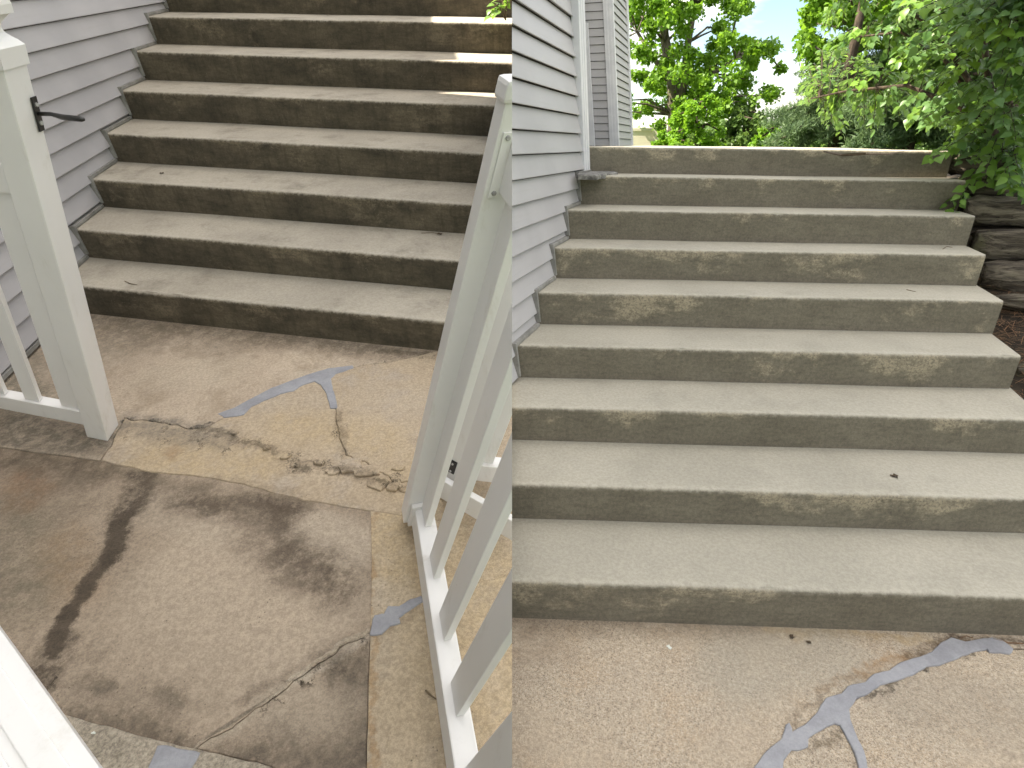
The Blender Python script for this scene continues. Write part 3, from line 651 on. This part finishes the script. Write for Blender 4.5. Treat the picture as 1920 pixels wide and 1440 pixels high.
rl0 = gz((782, 980), .13); rl0 = G0 + rd * .001 + rx_ * ((rl0 - G0).dot(rx_))
part(FL, 'rail_bracket', lean_box(rl0 - rx_ * .012 + rd * .0, rd * .02, rx_ * .088, UG, .035, .145, .003), M['vinyl'], gt, clip=True)
part(FL, 'bottom_rail', lean_box(rl0 + rd * .004, rd * 1.1, rx_ * .061, UG, .045, .13, .004), M['vinyl'], gt, clip=True)
tb = part(FL, 'rail_bracket', lean_box(G0 + rx_ * .010 + rd * .001, rd * .004, rx_ * .022, UG, 1.235, 1.365, .0015), M['vinyl'], gt, clip=True)
for h in (1.245, 1.355):
    bm = bmesh.new(); c = G0 + rx_ * .021 + rd * .005 + UG * h; tube(bm, [c, c + rd * .004], [.006, .004], 8); o = part(FL, 'screw', bm, M['steel'], gt, clip=True)
    if o: o.parent = tb
part(FL, 'top_rail', lean_box(G0 + rx_ * .030 + rd * .004, rd * .9, rx_ * .061, UG, 1.245, 1.36, .004), M['vinyl'], gt, clip=True)
p2 = gz((805, 1042), .13)
for k in range(-1, 4):
    c = p2 + rd * (.2015 * k) 
    part(FL, 'picket', lean_box(c, rd * .088, rx_ * .023, UG, .131, 1.50, .003), M['vinyl'], gt, clip=True)

# fixed fence beyond the gate
U0 = UG
fx = thing(FL, 'picket_fence', 'white vinyl fence with a black hinge, seen through the open gate pickets', 'fence', flat(FL.onz((842, 940))))
q0, q1 = gz((832, 903), .14), gz((958, 976), .14); dq = (q1 - q0).normalized(); nq = V((-dq.y, dq.x, 0))
if nq.y < 0: nq = -nq
part(FL, 'bottom_rail', lean_box(q0 - dq * .01, dq * ((q1 - q0).length + .25), nq * .024, U0, .045, .14), M['vinyl'], fx, clip=True)
hp = gz((824, 899), .12)
part(FL, 'hinge_post', lean_box(hp + nq * .028, dq * .085, nq * .085, U0, .0, 1.30), M['vinyl'], fx, clip=True)
hg = part(FL, 'hinge', lean_box(hp + nq * .024 + dq * .004, dq * .034, nq * .005, U0, .15, .215, .002), M['black'], fx, clip=True)
for h in (.163, .202):
    bm = bmesh.new(); c = hp + nq * .023 + dq * .022 + U0 * h; tube(bm, [c, c - nq * .004], [.005, .004], 8); o = part(FL, 'screw', bm, M['steel'], fx, clip=True)
    if o and hg: o.parent = hg
s0_, s1_ = gz((890, 872), .14), gz((960, 880), .14); ds = (s1_ - s0_).normalized(); ns = V((-ds.y, ds.x, 0))
if ns.y < 0: ns = -ns
part(FL, 'bottom_rail', lean_box(s0_ - ds * .06, ds * .4, ns * .055, U0, .05, .14), M['vinyl'], fx, clip=True)
for k in range(2):
    part(FL, 'picket', lean_box(s0_ + ds * (.005 + .11 * k) + ns * .016, ds * .06, ns * .022, U0, .141, 1.2, .003), M['vinyl'], fx, clip=True)

# near rail in the lower left corner
a_, b_ = FL.onz((0, 1180), 1.0), FL.onz((187, 1440), 1.0); dr = (b_ - a_).normalized(); nr = V((dr.y, -dr.x, 0))
if (FL.onz((0, 1440), 1.0) - a_).dot(nr) < 0: nr = -nr
nf = thing(FL, 'fence_rail', 'broad white grooved vinyl rail close by in the lower left corner', 'fence rail', a_ - dr * .3)
part(FL, 'rail', box(0, 1, 0, 1, 0, 1, 0, lambda p: a_ + dr * (-.5 + 1.3 * p.x) + nr * (.16 * p.y) + V((0, 0, -.018 + .018 * p.z))), M['vinyl'], nf)
for q in (.028, .062, .096, .130):
    part(FL, 'groove_rib', box(0, 1, 0, 1, 0, 1, .0015, lambda p, q=q: a_ + dr * (-.5 + 1.3 * p.x) + nr * (q - .012 + .024 * p.y) + V((0, 0, -.001 + .0040 * p.z))), M['vinyl'], nf)
part(FL, 'post', box(0, 1, 0, 1, 0, 1, 0, lambda p: V(((b_ + dr * .34).x - .1 + .1 * p.x, (b_ + dr * .34).y - .1 + .1 * p.y, .981 * p.z))), M['vinyl'], nf)

# ------------------------------------------------------------------ timber retaining wall, straw (right yard)
rw = thing(FR, 'timber_wall', 'stacked weathered timbers holding the bank beside the clean stairs', 'retaining wall', (2.6, 2.0, .4))
def timber(cx0, y, zc_, L, rz, ry, seed, ang=.05):
    bm = bmesh.new(); seg, rings, rg = 20, 26, []
    for i in range(rings + 1):
        t = i / rings; ring = []; e = 1 - .30 * max(0, (.05 - t) / .05) ** 2
        for k in range(seg):
            a = 2 * math.pi * k / seg; c, s = math.cos(a), math.sin(a); sq = 1 / max(abs(c), abs(s)) ** .72
            P = V((cx0 + L * t, y + c * ry * sq * e + ang * L * t, zc_ + s * rz * sq * e))
            nn = noise.noise(V((P.x * 5, a * 1.2, seed))) * .030 + noise.noise(V((P.x * 13, a * 3.0, seed + 9))) * .014 + noise.noise(V((P.x * 3, math.cos(a) * 6, math.sin(a) * 6 + seed))) * .008
            P += V((0, c, s)) * nn; P.x += (noise.noise(V((c * 3, s * 3, seed))) * .03 if i == 0 else 0); ring.append(bm.verts.new(P))
        rg.append(ring)
    for q, w_ in zip(rg, rg[1:]):
        for k in range(seg): bm.faces.new((q[k], w_[k], w_[(k + 1) % seg], q[(k + 1) % seg]))
    bm.faces.new(rg[0]); bm.faces.new(rg[-1][::-1])
    bmesh.ops.recalc_face_normals(bm, faces=bm.faces)
    part(FR, 'timber', bm, M['log'], rw, smooth=True)
for i, (px0, pt, pb, y) in enumerate(((1786, 290, 330, 3.22), (1812, 322, 372, 2.95), (1815, 372, 426, 2.62), (1836, 432, 492, 2.42), (1850, 494, 556, 2.24), (1876, 560, 592, 2.05), (1908, 690, 742, 1.62))):
    T, B_ = FR.ony((px0 + 60, pt), y - .1), FR.ony((px0 + 60, pb), y - .1); x0 = FR.ony((px0, (pt + pb) / 2), y - .1).x
    timber(max(x0, 2.52), y, (T.z + B_.z) / 2, 1.6 + .2 * i % 3, abs(T.z - B_.z) / 2 * .97, .10, i * 3.7)
def straw():
    rn = random.Random(8); bm = bmesh.new()
    for i in range(2600):
        x, y = 2.5 + abs(rn.gauss(0, .5)), rn.uniform(.6, 2.3)
        zb = bank_h(x, y) + .012; a = rn.uniform(0, 6.28); L = rn.uniform(.05, .11); d_ = V((math.cos(a) * L, math.sin(a) * L, rn.uniform(-.01, .03))); n_ = V((-math.sin(a), math.cos(a), 0)) * .0016
        p = V((x, y, zb + rn.uniform(0, .02))); bm.faces.new([bm.verts.new(q) for q in (p - n_, p + n_, p + d_ + n_, p + d_ - n_)])
    o = part(FR, 'pine_straw', bm, M['straw']); tag(o, 'loose brown pine straw on the bank beside the stairs', 'straw', kind='stuff')
straw()

# ------------------------------------------------------------------ trees and shrubs (right yard)
def leaf_cloud(centers, radii, n, size, aspect=.8, seed=0, up=.6, flat=.8, droop=0.):
    """many small kite-shaped leaves spread through clumps; returns a mesh"""
    rg = np.random.default_rng(seed); C = np.array([tuple(c) for c in centers]); Rd = np.array(radii)
    idx = np.repeat(np.arange(len(C)), n) if np.isscalar(n) else np.repeat(np.arange(len(C)), n)
    k = len(idx); d = rg.normal(size=(k, 3)); d /= np.linalg.norm(d, axis=1)[:, None]
    r = rg.random(k) ** (1 / 2.3); P = C[idx] + d * (r * Rd[idx])[:, None] * np.array([1, 1, flat])
    nv = rg.normal(size=(k, 3)) * .75 + d * .5 + np.array([0, 0, up]); nv /= np.linalg.norm(nv, axis=1)[:, None]
    a = np.cross(nv, rg.normal(size=(k, 3)) + np.array([0, 0, -droop])); a /= np.linalg.norm(a, axis=1)[:, None]; b = np.cross(nv, a)
    if droop: a, b = b, a
    s = size * rg.uniform(.65, 1.25, k)[:, None]
    v = np.stack([P, P + a * s * .45 + b * s * aspect * .5 - nv * s * .10, P + a * s, P + a * s * .45 - b * s * aspect * .5 - nv * s * .10], 1).reshape(-1, 3)
    me = bpy.data.meshes.new('leaves'); me.vertices.add(len(v)); me.vertices.foreach_set('co', v.ravel())
    me.loops.add(4 * k); me.loops.foreach_set('vertex_index', np.arange(4 * k)); me.polygons.add(k)
    me.polygons.foreach_set('loop_start', np.arange(k) * 4); me.update(calc_edges=True); return me
def obj_mesh(fr, name, me, mat, parent):
    me.materials.append(mat); b = V(parent['_b'][:]); me.transform(Matrix.Translation(-b))
    o = bpy.data.objects.new(name, me); COL.objects.link(o); o.parent = parent; o['_b'] = list(b); return o
def inpoly(p, poly):
    c = False; j = len(poly) - 1
    for i in range(len(poly)):
        if (poly[i][1] > p[1]) != (poly[j][1] > p[1]) and p[0] < (poly[j][0] - poly[i][0]) * (p[1] - poly[i][1]) / (poly[j][1] - poly[i][1]) + poly[i][0]: c = not c
        j = i
    return c
def fill_px(poly, holes, n, seed):
    rn = random.Random(seed); xs = [p[0] for p in poly]; ys = [p[1] for p in poly]; out = []
    while len(out) < n:
        p = (rn.uniform(min(xs), max(xs)), rn.uniform(min(ys), max(ys)))
        if inpoly(p, poly) and not any(((p[0] - h[0]) / h[2]) ** 2 + ((p[1] - h[1]) / h[3]) ** 2 < 1 for h in holes): out.append(p)
    return out
def px_m(y): return (y + 2.06) * .93 / F     # metres per photo pixel at that depth
GZ = 1.44
def crown_tree(name, label, poly, holes, y, dy, ncl, rpx, nleaf, size, mat, barkmat, trunk, seed, group=None, aspect=.8, flat=.8, up=.6, limbs=True, cat='tree', droop=0.):
    rn = random.Random(seed); base = FR.ony(trunk[0][0][:2], y); base.z = GZ
    t = thing(FR, name, label, cat, base, group)
    pts = fill_px(poly, holes, ncl, seed); cs, rs = [], []
    for p in pts: cs.append(FR.ony(p, y + rn.uniform(-dy, dy))); rs.append(px_m(y) * rpx * rn.uniform(.65, 1.3))
    bm = bmesh.new(); nodes = []
    for ci, ch in enumerate(trunk):
        P = [FR.ony(q[:2], y) for q in ch]; Rr = [q[2] * px_m(y) for q in ch]
        nodes += list(zip(P, Rr))
        if ci == 0: P[0].z = GZ - .1
        tube(bm, P, Rr, 10)
    if limbs:
        for c in cs[::2]:
            nb = min(nodes, key=lambda q: (q[0] - c).length + max(0, q[0].z - c.z) * 2); m_ = nb[0].lerp(c, .5) + V((rn.uniform(-.2, .2), rn.uniform(-.2, .2), rn.uniform(-.05, .25)))
            tube(bm, [nb[0], m_, c], [min(nb[1] * .35, .06), .03, .012], 6)
    part(FR, 'trunk', bm, barkmat, t, smooth=True)
    obj_mesh(FR, 'crown', leaf_cloud(cs, rs, nleaf, size, aspect, seed, up, flat, droop), mat, t)
    return t
crown_tree('maple_tree', 'tall spreading maple with bright leaves and forked grey trunk beyond the house', [(1130, -120), (1400, -120), (1398, 10), (1372, 50), (1378, 78), (1440, 80), (1468, 108), (1476, 150), (1470, 186), (1448, 178), (1420, 196), (1380, 205), (1340, 240), (1200, 250), (1150, 210)],
    [(1262, 110, 8, 30), (1292, 60, 7, 26), (1208, 70, 13, 22), (1190, 170, 15, 14), (1222, 130, 11, 16), (1340, 22, 24, 22), (1385, 62, 14, 10), (1430, 132, 16, 8), (1240, 28, 9, 14), (1310, 75, 14, 12), (1195, 226, 14, 9), (1415, 160, 14, 7)], 17, 1.9, 175, 17, 150, .125, M['maple'], M['bark'],
    [[(1268, 285, 15), (1266, 225, 13), (1262, 150, 11), (1248, 80, 8), (1238, 10, 6), (1232, -80, 4)], [(1266, 215, 9), (1283, 150, 8), (1290, 80, 6), (1302, 10, 5), (1310, -80, 3)], [(1266, 232, 7), (1300, 180, 6), (1335, 140, 4), (1380, 110, 2.5), (1440, 100, 1.5)], [(1262, 150, 6), (1225, 110, 4), (1195, 60, 2.5)]], 3)
crown_tree('shrub', 'rounded bright lime shrub standing in front of the maple trunk', [(1262, 235), (1272, 198), (1296, 180), (1332, 184), (1350, 208), (1356, 250), (1350, 280), (1262, 282)], [], 13.5, .55, 48, 9, 130, .09, M['lime'], M['bark_dark'], [[(1305, 290, 4), (1306, 240, 3), (1306, 210, 2)]], 5, cat='shrub')
crown_tree('shrub', 'dusky green bushy tree right of the lime shrub', [(1352, 282), (1358, 235), (1372, 205), (1400, 198), (1428, 215), (1442, 245), (1440, 282)], [(1390, 240, 8, 6)], 15.5, .7, 60, 11, 110, .10, M['midgreen'], M['bark_dark'], [[(1392, 290, 5), (1394, 250, 3), (1396, 225, 2)]], 6, cat='shrub')
crown_tree('shrub', 'low yellow-green bush under the conifer, left of it', [(1408, 284), (1420, 250), (1440, 238), (1462, 246), (1474, 268), (1476, 284)], [], 14.3, .5, 30, 8, 110, .085, M['lime'], M['bark_dark'], [[(1442, 290, 3), (1442, 260, 2)]], 7, cat='shrub')
crown_tree('shrub', 'small leafy shrub between the cream fence and maple trunk', [(1228, 284), (1232, 256), (1246, 248), (1262, 258), (1264, 284)], [], 15.2, .5, 22, 8, 110, .09, M['lime'], M['bark_dark'], [[(1246, 290, 3), (1246, 265, 2)]], 8, cat='shrub')
crown_tree('broadleaf_tree', 'tall light green tree rising left of the dark conifer branches', [(1512, 10), (1530, -120), (1800, -120), (1860, 250), (1560, 262), (1522, 190), (1508, 110)], [(1530, 60, 10, 8), (1518, 130, 8, 8)], 13, 1.3, 190, 19, 130, .11, M['maple'], M['bark'], [[(1612, 285, 9), (1610, 180, 8), (1606, 60, 6), (1602, -80, 4)]], 9)
crown_tree('broadleaf_tree', 'shaded mid-green tree filling the gap behind the overhanging shrub', [(1700, 20), (1740, -120), (2000, -120), (2000, 270), (1720, 270)], [], 10.5, 1.0, 110, 26, 120, .10, M['midgreen'], M['bark_dark'], [[(1905, 285, 9), (1900, 180, 7), (1890, 60, 5), (1885, -60, 3)]], 19)
fw = leaf_cloud([FR.ony(p, 46 + random.Random(i).uniform(-4, 4)) for i, p in enumerate(fill_px([(1150, 262), (1230, 248), (1300, 240), (1380, 246), (1440, 236), (1520, 244), (1700, 232), (1990, 240), (1990, 292), (1150, 292)], [], 260, 51))], [1.1] * 260, 60, .42, .8, 5)
fw.materials.append(M['midgreen']); o = bpy.data.objects.new('far_woods', fw); COL.objects.link(o); tag(o, 'distant line of green woods low behind the landing', 'woods', kind='stuff')
# conifers: drooping branches set with needle tufts
def conifer(label, trunk_px, y, tips, seed, nt=90, group=None):
    rn = random.Random(seed); base = FR.ony((trunk_px, 285), y); base.z = GZ
    t = thing(FR, 'conifer_tree', label, 'tree', base, group)
    top = base + V((0, 0, 4.2)); bm = bmesh.new(); tube(bm, [base - V((0, 0, .1)), base.lerp(top, .5), top], [.11, .08, .03], 8)
    cs, rs = [], []
    for (px, py) in tips:
        e = FR.ony((px, py), y + rn.uniform(-1.1, 1.1)); st = V((base.x, base.y, min(top.z, e.z + .25 + .2 * rn.random()))); mid = st.lerp(e, .55) + V((0, 0, .10))
        tube(bm, [st, mid, e], [.035, .022, .006], 5)
        for i in range(9):
            q = .25 + .75 * i / 8; p = st.lerp(mid, q * 2) if q < .5 else mid.lerp(e, q * 2 - 1); cs.append(p + V((rn.uniform(-.08, .08), rn.uniform(-.08, .08), rn.uniform(-.08, .02)))); rs.append(.20 * (1.15 - .4 * q))
    part(FR, 'trunk', bm, M['bark_dark'], t, smooth=True)
    obj_mesh(FR, 'crown', leaf_cloud(cs, rs, nt, .13, .16, seed, .25, .55, 1.), M['needle'], t)
rn = random.Random(2)
def tips(x0, x1, y0, y1, n, seed):
    q = random.Random(seed); return [(q.uniform(x0, x1), y0 + (y1 - y0) * (i + q.random()) / n) for i in range(n)]
GC = 'conifers behind the landing'
conifer('blue-green conifer whose left branches reach into the open sky', 1560, 11.5, tips(1436, 1500, 212, 280, 12, 1) + tips(1500, 1680, 205, 282, 20, 2) + tips(1505, 1560, 140, 205, 6, 6), 31, group=GC)
conifer('darker conifer behind the broad-leaved shrub, nearer the timbers', 1700, 10.5, tips(1580, 1700, 190, 280, 20, 3) + tips(1700, 1810, 180, 284, 20, 4), 32, group=GC)
conifer('low grey-green conifer hidden behind the overhanging shrub leaves', 1640, 13.0, tips(1500, 1780, 90, 230, 26, 5), 33, group=GC)

# broad-leaved shrub hanging over the stairs
def leaf_mesh(name, mat, bend, fold, wid):
    xs = (0, .12, .32, .55, .78, 1.0); ws = (.02, .30, .46, .40, .20, .0); vs, fs = [], []
    for x, w_ in zip(xs, ws):
        zz = -bend * x * x
        vs += [(x, 0, zz), (x, w_ * wid, zz + fold * w_), (x, -w_ * wid, zz + fold * w_)]
    for i in range(5):
        a, b = 3 * i, 3 * i + 3
        fs += [(a, b, b + 1, a + 1), (a, a + 2, b + 2, b)]
    me = bpy.data.meshes.new(name); me.from_pydata(vs, [], fs); me.materials.append(mat)
    for p in me.polygons: p.use_smooth = True
    return me
LV = [leaf_mesh('leaf', M['bushleaf'], b, f, w_) for b, f, w_ in ((.25, .18, 1.), (.45, .10, .9), (.12, .28, .85))] + [leaf_mesh('leaf', M['youngleaf'], .3, .2, .95)]
sb = FR.ony((1868, 300), 3.35); sb.z = bank_h(sb.x, sb.y) if sb.x < 8 else 1.4
shrub = thing(FR, 'broadleaf_shrub', 'large broad-leaved shrub overhanging the timbers and landing at the upper right', 'shrub', sb)
rn = random.Random(12)
reg = [(1495, 170), (1515, 95), (1545, 20), (1560, -70), (1990, -70), (1990, 330), (1930, 380), (1870, 330), (1800, 300), (1765, 268), (1700, 225), (1640, 245), (1585, 262), (1540, 235), (1505, 215)]
twp = fill_px(reg, [], 540, 77)
bm = bmesh.new(); stems = []
for q in ([(1872, 300), (1862, 210), (1850, 120), (1838, 20), (1830, -90)], [(1885, 300), (1892, 200), (1880, 90), (1890, -60)], [(1868, 290), (1830, 190), (1770, 110), (1690, 60), (1600, 70)], [(1870, 270), (1800, 200), (1700, 160), (1590, 170), (1520, 185)], [(1866, 230), (1760, 60), (1650, -20), (1560, -40)], [(1880, 280), (1920, 200), (1950, 100)]):
    P = [FR.ony(p, 3.35 + .0022 * max(0, 1870 - p[0])) for p in q]; P[0].z = min(P[0].z, sb.z + .02) if abs(q[0][1] - 300) < 15 else P[0].z
    R0 = .035 if abs(q[0][1] - 300) < 5 else .022
    tube(bm, P, [R0 * (1 - .75 * i / (len(P) - 1)) for i in range(len(P))], 7); stems += [(P[i].lerp(P[i + 1], j / 4)) for i in range(len(P) - 1) for j in range(4)]
part(FR, 'stem', bm, M['bark_dark'], shrub, smooth=True)
bm = bmesh.new(); leaves = []
def add_twig(a, e, n, size, young):
    m_ = a.lerp(e, .5) + V((0, 0, .06)); tube(bm, [a, m_, e], [.0040, .0028, .0013], 4)
    for i in range(n):
        q = .3 + .7 * i / max(1, n - 1); p = a.lerp(m_, q * 2) if q < .5 else m_.lerp(e, q * 2 - 1); d_ = (e - a).normalized()
        sd = d_.cross(V((0, 0, 1))); sd = sd.normalized() if sd.length > .1 else V((1, 0, 0))
        ax = (d_ * rn.uniform(.2, .9) + sd * (1 if i % 2 else -1) * rn.uniform(.4, 1.) + V((0, 0, rn.uniform(-.75, -.05)))).normalized()
        nm = (V((0, 0, 1)) + V((rn.gauss(0, .35), rn.gauss(-.25, .35), 0))); nm = (nm - ax * nm.dot(ax)).normalized(); sz = size * rn.uniform(.65, 1.2)
        b_ = nm.cross(ax); mt = Matrix((ax * sz, b_ * sz, nm * sz)).transposed().to_4x4(); mt.translation = p + ax * .012
        leaves.append((mt, (3 if (young or rn.random() < .12) else rn.randrange(3))))
for p in twp:
    yy = 4.9 - (p[0] - 1500) / 420 * 2.6 + rn.uniform(-.5, .9) - (.35 if p[1] < 120 and p[0] > 1650 else 0)
    e = FR.ony(p, max(2.25, yy)); a = min(stems, key=lambda q: (q - e).length)
    a = a if (a - e).length < .9 else e + (a - e).normalized() * .55
    add_twig(a, e, rn.randint(8, 12), .063, rn.random() < .12)
for p in ((1815, 335), (1800, 372), (1790, 395), (1845, 345), (1870, 335), (1850, 318), (1885, 360), (1900, 330), (1775, 390), (1910, 300), (1860, 280), (1830, 300), (1760, 292), (1745, 296), (1905, 265), (1890, 240)):
    e = FR.ony(p, 2.45 + rn.uniform(-.1, .35)); a = min(stems, key=lambda q: (q - e).length); a = e + (a - e).normalized() * .38
    add_twig(a, e, 7, .066, True)
part(FR, 'twig', bm, M['bark_dark'], shrub)
def vis(mt):
    c = mt @ V((.4, 0, 0)); q = FR.pj(c); return (c - CR).length if (960 < q[0] < 1920 and 0 < q[1] < 420) else 99
leaves.sort(key=lambda l: vis(l[0]))
bI = Matrix.Translation(-V(sb))
for mt, k in leaves[:300]:
    o = bpy.data.objects.new('leaf', LV[k]); COL.objects.link(o); o.parent = shrub; o.matrix_local = bI @ mt
def merged(ls, name, parent, mats):
    vs, fs, mi = [], [], []
    for mt, k in ls:
        b = len(vs); vs += [mt @ v.co for v in LV[k].vertices]; fs += [tuple(b + i for i in p.vertices) for p in LV[k].polygons]; mi += [1 if k == 3 else 0] * len(LV[k].polygons)
    me = bpy.data.meshes.new(name); me.from_pydata([tuple(v) for v in vs], [], fs); me.materials.append(mats[0]); me.materials.append(mats[1])
    me.polygons.foreach_set('material_index', mi); me.polygons.foreach_set('use_smooth', [True] * len(fs)); me.transform(Matrix.Translation(-V(parent['_b'][:])))
    o = bpy.data.objects.new(name, me); COL.objects.link(o); o.parent = parent; o['kind'] = 'stuff'; return o
merged(leaves[300:], 'foliage', shrub, (M['bushleaf'], M['youngleaf']))

# cream fence panel at the far corner of the house
cf = FR.ony((1192, 276), 19); ce = FR.ony((1232, 276), 19); zt = FR.ony((1200, 240), 19).z
fc = thing(FR, 'privacy_fence', 'small cream vinyl fence panel beyond the house corner', 'fence', (cf.x, cf.y, GZ))
part(FR, 'panel', box(cf.x - .6, ce.x - .16, 19, 19.05, GZ - .05, zt - .05, .01), M['cream'], fc)
part(FR, 'top_rail', box(cf.x - .6, ce.x - .161, 18.97, 19.08, zt - .1, zt, .01), M['cream'], fc)
part(FR, 'fence_post', box(ce.x - .16, ce.x, 18.93, 19.1, GZ - .05, zt + .04, .012), M['cream'], fc)

# leafy sprig at the top of the stained stairs
sp = FL.onz((948, 38), ZL[6] + .03); sg = thing(FL, 'leafy_sprig', 'bright green leafy sprig at the top edge of the stained stairs', 'plant', sp)
rn = random.Random(5); leaves = []; bm = bmesh.new()
for (px, py) in ((925, 30), (940, 12), (955, 5), (950, 26), (935, 0), (958, -12), (922, 16)):
    e = FL.ony((px, py), sp.y + rn.uniform(-.05, .1)); add_twig(V(sp), e, 5, .06, True)
part(FL, 'stem', bm, M['twig'], sg, clip=True)
for mt, k in leaves:
    c = mt @ V((.5, 0, 0))
    if (c - CL).dot(FL.n) > -.03: continue
    o = bpy.data.objects.new('leaf', LV[k]); COL.objects.link(o); o.parent = sg; o.matrix_local = Matrix.Translation(-V(sp)) @ mt

# ------------------------------------------------------------------ litter
def dead_leaf(fr, px, z, label, size=.03, seed=0, mat='deadleaf', cat='leaf', name='dry_leaf', ry=1.):
    rn = random.Random(seed); c = fr.onz(px, z + .002); n = 11; bm = bmesh.new()
    ctr = bm.verts.new(c + V((0, 0, size * .22)))
    ring = [bm.verts.new(c + V((math.cos(a) * size * r, math.sin(a) * size * r * ry, max(.0, size * rn.uniform(-.05, .35))))) for a, r in ((2 * math.pi * i / n, rn.uniform(.45, 1.1)) for i in range(n))]
    for i in range(n): bm.faces.new((ctr, ring[i], ring[(i + 1) % n]))
    bmesh.ops.translate(bm, vec=-c, verts=bm.verts)
    o = bpy.data.objects.new(name, mesh_of(bm, name, M[mat])); COL.objects.link(o); o.matrix_world = fr.M @ Matrix.Translation(c); tag(o, label, cat); return o
def twig(fr, pxs, z, label, rad=.0022, mat='twig', name='twig', lift=.0):
    P = [fr.onz(p, z + rad + .001) for p in pxs]; P[len(P) // 2].z += lift; bm = bmesh.new(); tube(bm, P, [rad] * (len(P) - 1) + [rad * .5], 6)
    c = P[0].copy(); bmesh.ops.translate(bm, vec=-c, verts=bm.verts)
    o = bpy.data.objects.new(name, mesh_of(bm, name, M[mat])); COL.objects.link(o); o.matrix_world = fr.M @ Matrix.Translation(c); tag(o, label, 'twig'); return o
dead_leaf(FR, (1678, 893), ZR[1], 'curled dark dry leaf alone on the third tread from the patio', .020, 1)
dead_leaf(FR, (1485, 1194), 0, 'dark leaf scrap on the patio just below the lowest riser', .012, 2)
dead_leaf(FR, (1517, 1204), 0, 'smaller dark leaf scrap right of another below the lowest riser', .010, 3)
dead_leaf(FR, (1255, 1214), 0, 'pale whitish chip lying on the tan patio', .015, 4, 'chip', 'chip', 'stone_chip', .6)
twig(FR, [(1700, 543), (1717, 547)], ZR[4], 'short twig on the upper part of the clean stairs, right of centre')
twig(FR, [(1768, 467), (1775, 462), (1786, 464)], ZR[5], 'tiny bent twig near the right end of the clean stairs')
twig(FR, [(1545, 284), (1580, 291), (1620, 292), (1665, 289), (1695, 284)], ZR[8], 'thin dry vine stem lying along the front edge of the landing', .003, lift=.004)
twig(FR, [(1862, 1198), (1890, 1205), (1930, 1207)], 0, 'straw-coloured stem beside the grey crack filler at the lowest riser', .0022, 'straw')
twig(FR, [(1824, 1066 + 130), (1812, 1192), (1800, 1197)], 0, 'curved straw at the foot of the lowest clean riser', .0015, 'straw')
dead_leaf(FL, (303, 325), ZL[2], 'small dark dead leaf on the stained stairs, left of centre', .016, 5)
dead_leaf(FL, (824, 439), ZL[1], 'pale curled leaf on the stained stairs beside the gate post', .018, 6)
twig(FL, [(790, 437), (812, 436), (828, 440)], ZL[1], 'thin stalk next to the curled leaf by the gate post', .0015)
twig(FL, [(234, 527), (245, 532), (257, 534)], ZL[0], 'thin dark twig on the lowest stained tread')
twig(FL, [(798, 1294), (808, 1304), (818, 1311)], -.002, 'dark twig on the sandy strip beside the gate rail', .0026)
twig(FL, [(812, 692), (822, 694), (833, 699)], 0, 'thin twig on the pale slab near the gate post')
dead_leaf(FL, (176, 1375), -.002, 'tiny pale petal on the lower left grey slab', .010, 8, 'chip', 'petal', 'fallen_petal', .5)
# drop the helper key so that only names, labels, categories, groups and kinds stay on the objects
for o in bpy.data.objects:
    if '_b' in o: del o['_b']
